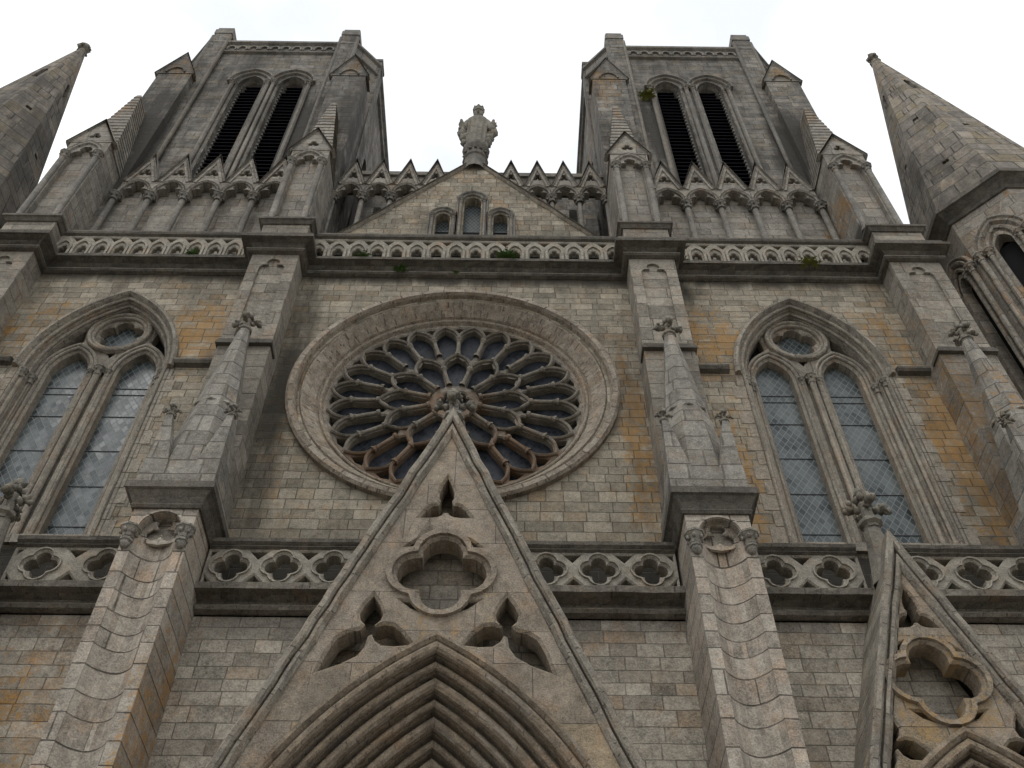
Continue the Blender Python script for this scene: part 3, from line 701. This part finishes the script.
def portal(cx,za,hw_at,zlow,arch_a,zs,q,treftop,tl,tr,sc,asc):
    """za apex height; slope = run per metre of drop"""
    sl=hw_at; yf=-1.8
    def gx(z): return (za-z)*sl
    # pierced panel
    m=M(); z0=zs
    inn=.34/math.cos(math.atan(sl))   # coping height measured vertically is inn/sl
    zi=za-.30/sl*1.0
    ao=arch(cx,zs,arch_a,arch_a*2,0,18)
    wi=(zi-z0)*sl
    outer=[(cx,zi),(cx-wi,z0)]+[p for p in ao]+[(cx+wi,z0)]
    hs=[foil(q[0],q[1],4,q[2]*.52,q[2]*.44,PI/2+q[3],9)]
    hs.append(leaf_tri(treftop[0],treftop[1]+.02,.46*sc,PI/2,1.5,1.05))
    hs.append(leaf3(tl[0],tl[1],[(PI*.5,.62*sc,.34*sc),(PI*.5-PI*.63,.70*sc,.36*sc),(PI*.5+PI*.77,1.0*sc,.42*sc)])); hs.append(leaf3(tr[0],tr[1],[(PI*.5,.62*sc,.34*sc),(PI*.5-PI*.77,1.0*sc,.42*sc),(PI*.5+PI*.63,.70*sc,.36*sc)]))
    # long tails of the lower trefoils
    for k,a in enumerate((58,122,238,302)):
        r_=q[2]*1.06; c=(q[0]+r_*.86*math.cos(R(a)+0),q[1]+r_*.86*math.sin(R(a)))
        t=R(a)+PI/2; r_=q[2]*1.22; c=(q[0]+r_*.86*math.cos(R(a)),q[1]+r_*.86*math.sin(R(a))); hs.append([(c[0]+math.cos(t)*.20*sc,c[1]+math.sin(t)*.20*sc),(c[0]-math.cos(R(a))*.09*sc,c[1]-math.sin(R(a))*.09*sc),(c[0]-math.cos(t)*.20*sc,c[1]-math.sin(t)*.20*sc),(c[0]+math.cos(R(a))*.03,c[1]+math.sin(R(a))*.03)])
    plate(m,outer,hs,yf+.06,yf+.42,.045*sc)
    # quatrefoil moulding and its ring
    foil_sweep(m,q[0],q[1],4,q[2]*.52,q[2]*.44,[(.07*sc,yf+.06),(.07*sc,yf+.0),(.16*sc,yf-.005),(.17*sc,yf+.06)],PI/2+q[3],9)
    pan=m.build('portal_gable',MPG,C)
    m=M(); zb_=zs+arch_a*1.3; plate(m,[(cx-(zi-zb_)*sl,zb_),(cx+(zi-zb_)*sl,zb_),(cx,zi-.05)],[],yf+.66,yf+.8); m.build('gable_core',ML,pan)
    # coping
    prof=[(.0,-.72),(.0,yf-.04),(-.03,yf-.07),(-.10,yf-.07),(-.13,yf-.03),(-.135,yf+.05),(-.165,yf+.05),(-.17,yf-.03)]+[(-.22,yf-.03),(-.27,yf+.03),(-.29,yf+.10),(-.30,yf+.10)]
    path=[(cx+gx(zlow),zlow),(cx,za),(cx-gx(zlow),zlow)]
    prof=[(-n,y) for n,y in prof]
    m=M(); line_sweep(m,rough(path,.3,.014,cx),prof+[(.30,yf+.5),(.12,yf+.52),(.1,-.72)],closed=False)
    m.build('coping',MD,pan)
    # arch orders stepping back to the doorway
    m=M(); pr=[(.02,yf+.05),(.10,yf+.05),(.10,yf-.03),(.03,yf-.06),(-.02,yf-.02)]
    n,y=-.04,yf+.02; k=0; tot=arch_a*.62
    while n>-tot:
        r1=.085*asc if k%2==0 else .055*asc
        pr+=[(n,y)]+roll(n-r1,y,r1,-90,90,5)[::-1] if False else [(n,y)]+[(n-r1-r1*math.cos(PI*i/5)*-1*-1,y-r1*math.sin(PI*i/5)) for i in range(6)]
        n-=2*r1; pr+=[(n-.005,y+.05),(n-.015,y+.17),(n-.04,y+.19),(n-.052,y+.13)]; n-=.06*asc; y+=.115*asc*1.0; k+=1
    pr2=[]; 
    for p in pr: pr2.append(p)
    arch_sweep(m,cx,zs,arch_a,arch_a*2,pr2,22,0,caps=False)
    m.build('arch_moulding',MPM,pan)
    m=M(); a_=arch_a-tot-.05; plate(m,arch(cx,zs,a_+.3,arch_a*2-tot+.25,0,12,4.6),[],y+.02,y+.1); m.build('tympanum',MPG,pan)
    return pan
# central porch
pc=portal(.17,15.9,2.87/7.28,5.3,3.0,5.5,(.165,12.0,.74,0),(.16,13.42),(-.85,10.93),(1.2,10.93),1.0,1.0)
m=M(); m.lathe(.17,-1.3,[(.16,15.5),(.12,15.9),(.2,15.98),(.2,16.06),(.1,16.1)],8); finial(m,.17,-1.62,15.72,.82,3); m.build('finial',MFI,pc)
def side(cx):
    p=portal(cx,12.95,1.45/4.24,5.2,2.05,5.65,(cx-.07,10.12,.66,0),(cx-.05,11.22),(cx-.98,9.12),(cx+.9,9.12),.8,.85)
    m=M(); m.lathe(cx,-1.3,[(.30,12.2),(.20,12.9),(.14,13.4),(.13,13.5)],8,smooth=False); finial(m,cx,-1.35,13.38,.85,int(cx)+11); m.build('finial',MFI,p)
side(7.42); side(-7.4)

# ------------------------------------------------------------ gabled piers on the pilaster blocks
def trefhead_plate(m,cx,zs,w,zb,zt,x0,x1,y0,y1,ch=.02):
    pass
def gable_pier(cx,w,zb=24.8,zc=28.2,ze=29.15,za=30.45,yf=-.48,top=33.7):
    x0,x1=cx-w/2,cx+w/2; m=M()
    # body with recessed trefoil-headed panel
    op=trefarch(cx,zc+.18,w*.30,zb+.1)
    plate(m,[(x0,zb),(x1,zb),(x1,ze),(x0,ze)],[op],yf+.0,yf+.16,.0)
    m.box(x0,x1,yf+.161,1.0,zb,ze+.2)
    # gable front with pierced trefoil
    plate(m,[(x0-.06,ze),(x1+.06,ze),(cx,za)],[foil(cx,ze+.42,3,.10,.085,PI/2,5)],yf-.02,yf+.2,.02)
    arch_sweep(m,cx,zc+.2,w*.36,w*.62,[(.0,yf),(.02,yf-.06),(.07,yf-.07),(.10,yf-.02),(.14,yf-.06),(.17,yf-.0)],8)
    line_sweep(m,[(x1+.07,ze-.06),(cx,za+.02),(x0-.07,ze-.06)],[(.0,yf-.08),(.0,yf+.22),(-.10,yf+.22),(-.10,yf-.01),(-.06,yf-.08)])
    o=m.build('gabled_pier',MG,C)
    # stepped stone pyramid behind the gable
    m=M(); n=19; zt_=top; hw=w/2+.02; y0_,y1_=yf+.22,.78; z0_=ze-.1
    for i in range(n):
        ta,tb=i/n,(i+1)/n
        def rc(t,g_): 
            h=hw*(1-t)+.07*t+g_; ya=y0_*(1-t)+(.0)*t-g_; yb_=y1_
            return [(cx-h,ya),(cx+h,ya),(cx+h,yb_),(cx-h,yb_)]
        m.vprism(rc(ta,.02),z0_+(zt_-z0_)*ta,z0_+(zt_-z0_)*tb-.0005,rc(tb,.0))
    m.build('stepped_roof',MG,o)
    for s in (-1,1):
        m=M(); shaft(m,cx+s*(w/2-.12),yf-.03,zb,zc,.085); m.build('colonnette',MTN,o)
        m=M(); capital(m,cx+s*(w/2-.12),yf-.03,zc-.05,.085,.27); m.build('capital',MTN,o)
    return o
gable_pier(-4.72,1.1); gable_pier(4.7,1.1); gable_pier(-11.35,1.2,ze=29.5,zc=28.5,za=30.85,top=34.1); gable_pier(11.12,1.2,ze=29.3,zc=28.3,za=30.5,top=33.8)

# ------------------------------------------------------------ arcades with gablets
def arcade(x0,n,sp,yf,zc,ze,zt,zb,back,name,label=None):
    m=M()
    holes=[]; 
    # spandrel/gable screen: zigzag top with one arched opening per bay
    top=[]
    for i in range(n):
        c=x0+sp*(i+.5); top+=[(c+sp*.5,ze-.25),(c,zt),(c-sp*.5,ze-.25)] if False else []
    outer=[(x0,zc)]
    for i in range(n):
        c=x0+sp*(i+.5)
        outer+=[(c-sp*.38,zc)]+[p for p in trefarch(c,zc+.12,sp*.38,zc)[::-1]][1:-1]+[(c+sp*.38,zc)]
        if i<n-1: outer+=[(c+sp*.5,zc)]
    outer+=[(x0+n*sp,zc)]
    outer+=[(x0+n*sp,ze-.1)]
    for i in range(n-1,-1,-1):
        c=x0+sp*(i+.5); outer+=[(c,zt)]+([(x0+sp*i,ze-.1)])
    hs=[foil(x0+sp*(i+.5),ze+.42,3,.125,.10,PI/2,5) for i in range(n)]
    plate(m,outer,hs,yf,yf+.25,.02)
    for i in range(n):
        c=x0+sp*(i+.5)
        arch_sweep(m,c,zc+.12,sp*.40,sp*.62,[(.0,yf),(.0,yf-.06),(.035,yf-.09),(.06,yf-.03),(.08,yf-.08),(.10,yf-.0)],8,zc)
        e=.02; line_sweep(m,[(c+sp*.5-e,ze-.16),(c,zt+.08),(c-sp*.5+e,ze-.16)],[(-.03,yf-.06),(-.03,yf+.27),(.12,yf+.27),(.15,yf-.0),(.14,yf-.04),(.06,yf-.03),(.05,yf-.06)])
    o=m.build(name,MG,C)
    for i in range(n+1):
        x=x0+sp*i; m=M(); shaft(m,x,yf+.05,zb,zc-.22,.075 if not back else .09); m.build('colonnette',MTN,o)
        m=M(); capital(m,x,yf+.03,zc-.27,.10,.27); m.build('capital',MTN,o)
    if back:
        m=M(); m.box(x0-.3,x0+n*sp+.3,yf+.27,yf+.6,zb-1,ze); m.build('back_panel',MG,o)
    return o
arcade(5.42,5,.99,.5,28.05,29.05,30.5,24.0,True,'tower_arcade')
arcade(-10.45,5,1.02,.5,28.15,29.1,30.55,24.0,True,'tower_arcade')
arcade(-4.18,4,.865,.95,29.1,29.95,31.3,25.6,False,'gallery_arcade'); arcade(.80,4,.84,.95,29.1,29.95,31.3,25.6,False,'gallery_arcade')
m=M(); m.box(-4.2,4.2,1.3,1.7,30.45,31.0); m.box(-4.3,4.3,1.22,1.8,31.0,31.22); m.build('gallery_parapet',MTN,C)
m=M(); m.box(-4.2,4.2,3.2,3.6,20,33.4); m.box(-4.2,4.2,.9,3.6,24.6,24.9); m.build('gallery_back_wall',MT,C)
for x in (-3.1,-2.3,2.45,3.25):
    m=M(); m.box(x-.12,x+.12,2.2,2.45,24.9,30.6); m.build('gallery_post',MTN,C)
m=M(); m.prism([(-4.2,0),(4.2,0),(4.2,29.0),(0,30.0),(-4.2,29.0)],8.0,40); m.build('nave_roof',MRF,C)

# ------------------------------------------------------------ central gable with three lancets
m=M(); GY=.3; hs=[]
for cx,zs_,w in ((-.70,26.95,.20),(.12,27.85,.24),(.93,26.95,.20)): hs.append(arch(cx,zs_-.25,w,w*1.25,0,7,25.2))
plate(m,[(-3.9,24.6),(4.0,24.6),(4.0,25.0),(.1,30.1),(-3.9,25.0)],hs,GY,GY+.5,.04)
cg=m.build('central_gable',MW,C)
m=M(); line_sweep(m,rough([(4.0,25.0),(.1,30.1),(-3.9,25.0)],.3,.012),[(-.06,GY-.10),(-.06,GY+.55),(.07,GY+.5),(.07,GY-.02),(.02,GY-.10)]); m.build('coping',MD,cg)
for cx,zs_,w in ((-.70,26.95,.20),(.12,27.85,.24),(.93,26.95,.20)):
    m=M(); arch_sweep(m,cx,zs_-.25,w,w*1.25,[(.04,GY),(.05,GY-.05),(.09,GY-.07),(.13,GY-.03),(.17,GY-.09),(.21,GY-.09),(.22,GY)],8,25.0)
    for s in (-1,1): shaft(m,cx+s*(w+.1),GY-.06,24.8,zs_-.35,.05,8); capital(m,cx+s*(w+.1),GY-.06,zs_-.42,.05,.18)
    o=m.build('lancet_surround',MTD,cg)
    m=M(); m.box(cx-w-.05,cx+w+.05,GY+.3,GY+.32,25,zs_+.4); m.build('glass_pane',MGC,cg)
    for zz in (25.6,26.3): 
        m=M(); m.box(cx-w-.02,cx+w+.02,GY+.26,GY+.29,zz,zz+.03); m.build('saddle_bar',MBAR,cg)
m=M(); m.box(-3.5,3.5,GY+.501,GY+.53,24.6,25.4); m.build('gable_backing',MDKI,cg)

# ------------------------------------------------------------ bell towers
def tower(cx):
    yw=1.05; D=7.6; zt=41.55; a,b=2.92,3.73; ch=b-a; yb=yw+D
    plan=lambda g_:[(-a,yw-g_),(a,yw-g_),(b+g_,yw+ch),(b+g_,yb-ch),(a,yb+g_),(-a,yb+g_),(-b-g_,yb-ch),(-b-g_,yw+ch)]
    m=M()
    # front wall with two louvred openings
    bo=-.17 if cx>0 else .24; ZB=37.72; bs=.785 if cx>0 else .765
    ops=[arch(bo+s*bs,ZB,.46,.80,0,9,26.2) for s in (-1,1)]
    plate(m,[(-a,23.5),(a,23.5),(a,zt),(-a,zt)],ops,yw,yw+.7,.0)
    # other faces
    P=plan(0); n=len(P)
    for i in range(1,n):
        p,q=P[i],P[(i+1)%n]
        if i in (2,6):   # flanks with a narrow lancet
            L_=abs(q[1]-p[1]); lm=M(); plate(lm,[(0,0),(L_,0),(L_,zt),(0,zt)],[arch(L_*.27,35.8,.33,.5,0,6,27),arch(L_*.73,35.8,.33,.5,0,6,27)],0,.6)
            d=Vector((q[0]-p[0],q[1]-p[1],0)).normalized(); nn=Vector((-d.y,d.x,0))
            mt=Matrix(((d.x,nn.x,0,p[0]),(d.y,nn.y,0,p[1]),(0,0,1,0),(0,0,0,1))); m.merge(lm,mt)
        else:
            m.add([(p[0],p[1],0),(q[0],q[1],0),(q[0],q[1],zt),(p[0],p[1],zt)],[(0,1,2,3)])
    m.add([(p[0],p[1],zt-.05) for p in P],[tuple(range(n))])
    # corner strips
    for s in (-1,1):
        xa,xb=sorted((s*2.25,s*2.93)); m.box(xa,xb,yw-.14,yw+.02,23.5,42.45)
    t=m.build('bell_tower',MT,C,(cx,0,0))
    for s in (-1,1):
        m=M(); 
        for q in (2.25,2.93): m.lathe(s*q,yw-.11,[(.075,23.5),(.075,42.2)],8)
        m.build('corner_roll',MTD,t)
        m=M(); xa,xb=sorted((s*2.22,s*2.96)); m.box(xa,xb,yw-.17,yw+.5,42.45,42.85); m.box(xa+.05,xb-.05,yw-.13,yw+.45,42.85,43.1); m.build('corner_cap',MTN,t)
        # flank corner posts
        for yy in (yw+ch,yb-ch):
            m=M(); xa,xb=sorted((s*(b-.3),s*(b+.12))); y2=yy+(.62 if yy<4 else -.62); m.box(xa,xb,min(yy,y2),max(yy,y2),23.5,42.1); m.box(xa-.03,xb+.03,min(yy,y2)-.03,max(yy,y2)+.03,42.1,42.3); m.build('corner_strip',MT,t)
    # parapet with frieze
    m=M(); PP=[(p[0],p[1]) for p in plan(.0)]
    line_sweep(m,PP,[(.02,40.6),(-.1,40.66),(-.12,40.74),(-.05,40.8),(-.05,41.42),(-.16,41.5),(-.16,41.66),(-.1,41.72),(.2,41.75),(.2,40.7)],'xy',closed=True)
    k=0; x=-2.15
    while x<2.15:   # frieze of little arches
        line_sweep(m,arch(x+.215,40.98,.16,.2,0,5,40.84),[(-.03,yw-.05),(-.03,yw-.13),(.03,yw-.13),(.03,yw-.05)]); x+=.43
    m.build('parapet',MTD,t)
    # belfry openings
    for s in (-1,1):
        m=M(); c=bo+s*bs
        pr=[(.33,yw),(.33,yw-.14),(.27,yw-.16),(.24,yw-.06)]+[(.19+.04*math.cos(u),yw-.06-.04*math.sin(u)) for u in (0,.8,1.6,2.4,3.1)]+[(.14,yw+.0),(.12,yw+.05)]+[(.07+.04*math.cos(u),yw+.04-.04*math.sin(u)) for u in (0,.8,1.6,2.4,3.1)]+[(.02,yw+.1),(.0,yw+.2),(-.02,yw+.25),(-.03,yw+.34),(-.07,yw+.5)]
        pr=[(n_*1.25 if n_>0 else n_,y_-(.004 if s>0 else 0)) for n_,y_ in pr]
        arch_sweep(m,c,ZB,.46,.72,pr,10,None)
        for q in (-1,1):
            pj=[(c+q*(.46+n_),y_) for n_,y_ in pr if n_<.28]
            m.grid([[(x_,y_,26.2) for x_,y_ in pj],[(x_,y_,ZB) for x_,y_ in pj]],uv=lambda i,j:(i*10.0,j*.1))
            if q*s>0 or True:
                shaft(m,c+q*.66,yw-.07,26.2,ZB-.15,.075); capital(m,c+q*.66,yw-.07,ZB-.25,.075,.26); 
                shaft(m,c+q*.55,yw+.04,26.2,ZB-.15,.055); capital(m,c+q*.55,yw+.04,ZB-.25,.055,.24)
        o=m.build('belfry_opening',MTD,t)
        z=27.0; 
        m=M(); nb=M(); q0=c-.42;q1=c+.42
        while z<ZB+.55:
            hw=.42 if z<ZB else .30
            m.hexa([(c-hw,yw+.26,z-.20),(c+hw,yw+.26,z-.20),(c+hw,yw+.62,z+.12),(c-hw,yw+.62,z+.12),(c-hw,yw+.26,z-.16),(c+hw,yw+.26,z-.16),(c+hw,yw+.62,z+.16),(c-hw,yw+.62,z+.16)])
            sd=1 if cx>0 else -1
            xb=c+sd*.40; nb.box(xb-.03,xb+.03,yw+.19,yw+.27,z-.20,z-.14)
            z+=.26
        xb=c+sd*.43; nb.box(xb-.02,xb+.02,yw+.24,yw+.27,26.8,ZB+.4)  # thin vertical bar joins the louvre brackets into one strip
        m.build('louvres',MLV,t); nb.build('louvre_brackets',MNUB,t)
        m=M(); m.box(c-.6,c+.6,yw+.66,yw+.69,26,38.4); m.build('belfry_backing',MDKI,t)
    # gabled corner buttresses
    for s in (-1,1):
        m=M(); c=s*3.2; w=1.22; yf=.62
        m.box(c-w/2,c+w/2,yf,yw+ch+.1,0,37.5)
        plate(m,[(c-w/2-.1,37.5),(c+w/2+.1,37.5),(c,39.35)],[],yf-.03,yf+.6)
        line_sweep(m,[(c+w/2+.10,37.46),(c,39.38),(c-w/2-.10,37.46)],[(-.04,yf-.07),(-.04,yf+.15),(.06,yf+.15),(.07,yf-.02),(.02,yf-.07)])
        arch_sweep(m,c,37.55,.30,.42,[(.0,yf-.03),(.0,yf-.09),(.06,yf-.09),(.07,yf-.03)],6)
        m.build('corner_buttress',MT,t)
        # upper chamfer mass behind the buttress
    return t
tR=tower(8.0); tL=tower(-7.96)

# ------------------------------------------------------------ corner turrets with spires
def turret(cx,cy=1.6):
    def octa(ap,rot=0): return [(ap/math.cos(PI/8)*math.cos(PI/8+PI/4*k),ap/math.cos(PI/8)*math.sin(PI/8+PI/4*k)) for k in range(8)]
    m=M(); ap=2.08; half=ap*math.tan(PI/8)
    face=M(); zs_=25.35
    hole=arch(0,zs_,.25,.52,0,8,15.0)
    plate(face,[(-half,0),(half,0),(half,27.7),(-half,27.7)],[hole],0,.35,.0)
    for k in range(8):
        ang=PI/4*k; mt=Matrix.Rotation(ang,4,'Z')@Matrix.Translation((0,-ap,0)); m.merge(face,mt)
    t=m.build('corner_turret',MTU,C,(cx,cy,0))
    mo=M(); arch_sweep(mo,0,zs_,.64,1.25,[(-.36,.0),(-.30,.0),(-.28,-.05),(-.22,-.08),(-.17,-.03),(-.12,.0),(-.06,-.10),(.0,-.12),(.05,-.05),(.10,-.12),(.15,-.12),(.17,.0)],10,None)
    mo2=M()
    for s in (-1,1):
        shaft(mo2,s*.44,-.08,14,zs_-.2,.075); capital(mo2,s*.44,-.08,zs_-.27,.08,.3)
        shaft(mo2,s*.70,-.10,14,zs_-.2,.085); capital(mo2,s*.70,-.10,zs_-.27,.09,.3)
    a1=M(); a2=M()
    for k in range(8):
        mt=Matrix.Rotation(PI/4*k,4,'Z')@Matrix.Translation((0,-ap,0)); 
        q=M(); q.merge(mo,mt); q.build('arch_moulding',MTU,t); q=M(); q.merge(mo2,mt); q.build('colonnettes',MTU,t)
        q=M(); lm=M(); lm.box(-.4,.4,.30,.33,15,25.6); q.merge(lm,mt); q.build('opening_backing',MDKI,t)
    m=M(); line_sweep(m,octa(ap),[(.0,27.3),(-.06,27.32),(-.10,27.42),(-.05,27.46),(-.2,27.62),(-.30,27.7),(-.36,27.72),(-.36,27.9),(-.25,28.0),(.2,28.1)],'xy',closed=True)
    m.build('turret_cornice',MCO,t)
    # spire faces with slits
    ap0=2.3; H=42.2-28.0; aT=.12; sl=math.hypot(ap0-aT,H); h0=ap0*math.tan(PI/8); hT=aT*math.tan(PI/8)
    tilt=math.atan2(ap0-aT,H); m=M(); fc=[]
    for v in range(2):
        f_=M(); hl=[]
        if v==0: hl=[[(-.12,sl*.66),(.12,sl*.66),(.12,sl*.735),(0,sl*.75),(-.12,sl*.735)]]
        hl+= [foil(0,sl*(.33 if v==0 else .46),4,.07,.07,PI/4,3)]
        if v==1: hl.append(foil(0,sl*.17,4,.07,.07,PI/4,3))
        plate(f_,[(-h0,0),(h0,0),(hT,sl),(-hT,sl)],hl,0,.2)
        fc.append(f_)
    for k in range(8):
        mt=Matrix.Rotation(PI/4*k,4,'Z')@Matrix.Translation((0,-ap0,28.0))@Matrix.Rotation(-tilt,4,'X'); m.merge(fc[k%2],mt)
    m.build('spire',MSP,t)
    m=M(); m.vprism([(p[0]*.80,p[1]*.80) for p in octa(ap0)],28.3,39,[(p[0]*.12,p[1]*.12) for p in octa(ap0)]); m.build('spire_core',MDKI,t)
    m=M(); finial(m,0,0,42.0,.62,int(cx)); m.blob((0,0,42.4),.24,5,amp=.4,seg=10); m.build('finial',MFI,t)
    return t
turret(16.15); turret(-16.35)

# ------------------------------------------------------------ statue on its pedestal
m=M(); m.lathe(.1,.45,[(.36,29.6),(.36,30.3),(.41,30.36),(.36,30.44),(.33,30.5),(.33,30.8),(.38,30.9),(.43,31.02),(.44,31.12),(.38,31.2),(0,31.2)],12,smooth=False)
for i in range(12): m.blob((.1+.36*math.cos(i*PI/6),.45+.36*math.sin(i*PI/6),30.75),.06,i,seg=6)
m.build('statue_pedestal',MTN,C)
root=bpy.data.objects.new('statue',None); S.collection.objects.link(root); root.location=(.1,.45,31.2)
put(root,'weathered stone statue of a crowned robed figure on the pedestal above the gable','statue')
m=M(); seg=56; rows=[]
prof=[(.36,0),(.37,.1),(.36,.5),(.36,1.0),(.37,1.35),(.39,1.7),(.39,1.95),(.34,2.12),(.17,2.22),(.12,2.28),(.12,2.34),(.17,2.42),(.20,2.54),(.205,2.64),(.18,2.76),(.10,2.84),(0,2.86)]
for i in range(seg):
    a=2*PI*i/seg; row=[]
    for r,z in prof:
        f=1+ (.13*abs(math.sin(a*4.5+z*1.1))+.08*math.sin(a*13-z*2.2)-.05 if z<2.0 else 0)
        row.append((r*f*math.cos(a)*(1.15 if z<2.2 else 1),r*f*math.sin(a)*.82-(.05 if z>2.3 else 0),z))
    rows.append(row)
m.grid(rows,closed=True,smooth=True)
# sleeves: bent arms held low and outwards in heavy folds
for s in (-1,1):
    pts=[((s*.34,-.02,1.95),.17),((s*.50,-.05,1.60),.17),((s*.58,-.16,1.28),.16),((s*.60,-.28,1.42),.10),((s*.63,-.36,1.55),.06)]
    for (p,r1),(q,r2) in zip(pts[:-1],pts[1:]):
        rws=[];P0=Vector(p);P1=Vector(q);d=(P1-P0).normalized();u=d.orthogonal().normalized();w=d.cross(u)
        for i in range(10):
            a=2*PI*i/10; o_=u*math.cos(a)+w*math.sin(a); rws.append([tuple(P0+o_*r1),tuple((P0+P1)/2+o_*(r1+r2)/2),tuple(P1+o_*r2)])
        m.grid(rws,closed=True,smooth=True)
        m.blob(q,r2,3,amp=.05)
    for i,(xx,zz,rr1) in enumerate(((.58,1.35,.2),(.56,1.1,.2),(.50,.8,.18),(.46,.45,.16),(.62,1.62,.13),(.66,1.78,.1))): m.blob((s*xx,-.05,zz),rr1,i+s*7,sz=1.35,amp=.35)
    # nose and brow shape the face
m.blob((0,-.245,2.56),.035,1,sz=1.6,amp=.1); m.blob((-.07,-.2,2.60),.03,2,amp=.1); m.blob((.07,-.2,2.60),.03,3,amp=.1); m.blob((0,-.22,2.47),.035,4,sx=1.5,sz=.6,amp=.1)
m.v=[(p[0]*.84,p[1]*.84,p[2]*1.02) for p in m.v]; m.build('figure',MFI,root)
m=M(); cr=[]
for i in range(16):
    a=2*PI*i/16; zt_=2.98 if i%2==0 else 2.84; cr.append([(.20*math.cos(a),.20*math.sin(a)-.05,2.70),(.22*math.cos(a),.22*math.sin(a)-.05,2.80),(.25*math.cos(a),.25*math.sin(a)-.05,zt_),(.20*math.cos(a),.20*math.sin(a)-.05,zt_-.01),(.12*math.cos(a),.12*math.sin(a)-.05,2.80),(.06*math.cos(a),.06*math.sin(a)-.05,2.69),(.20*math.cos(a),.20*math.sin(a)-.05,2.69)])
m.grid(cr,closed=True); m.v=[(p[0]*.84,p[1]*.84,p[2]*1.02) for p in m.v]; m.build('crown',MFI,root)

# ------------------------------------------------------------ plants rooted in the joints
def tuft(name,x,y,z,s,n,mat,label,droop=.3,seed=0):
    rnd=random.Random(seed); m=M()
    for i in range(n):
        a=rnd.uniform(PI,2*PI) if rnd.random()<.75 else rnd.uniform(0,PI); el=rnd.uniform(-.2,1.2); L_=s*rnd.uniform(.5,1); w=s*.10
        p=Vector((0,0,0)); d=Vector((math.cos(a)*math.cos(el),math.sin(a)*math.cos(el)*.6,math.sin(el)))
        sd=d.cross(Vector((0,0,1))).normalized(); last=None
        k=5
        for j in range(k):
            q=p+d*L_/k; d=(d+Vector((0,0,-droop*.5))).normalized()
            ww=w*(1-j/k)*(1.4 if j%2 else 1)
            lf=rnd.uniform(.8,1.4)*ww*1.6
            m.add([tuple(p),tuple(p+sd*lf+d*lf*.5),tuple(q),tuple(p-sd*lf+d*lf*.5)],[(0,1,2,3)])
            p=q
    o=m.build(name,mat,None,(x,y,z)); put(o,label,'plant','plants rooted in the masonry'); return o
tuft('fern',1.1,-.27,23.62,.42,60,MLF,'bushy green fern filling one arch of the upper balustrade over the rose window',.25,1)
tuft('fern',-1.55,-.2,23.14,.32,34,MLF,'green fern hanging below the cornice left above the rose window',.9,2)
tuft('weed',8.85,-.3,23.45,.42,40,MLF2,'yellow-green weed on the cornice above the right lancet window',.5,3)
tuft('weed',-2.55,-.27,23.6,.3,30,MLF,'small green weed in the balustrade arch left of the rose window axis',.2,4)
tuft('weed',6.15,.9,36.7,.5,60,MLF2,'leafy weed growing beside the left belfry opening of the right tower',.4,5)
tuft('weed',-6.9,-.27,23.62,.3,30,MLF,'mossy green weed in the upper balustrade above the left lancet window',.2,6)
tuft('weed',5.6,-.27,23.6,.3,26,MLF,'dull green weed in the first arch of the right balustrade beside the pier block',.2,7)
tuft('moss_tuft',-.15,-.17,23.1,.14,20,MLF,'tiny moss tuft under the cornice just above the rose window top',.8,8)
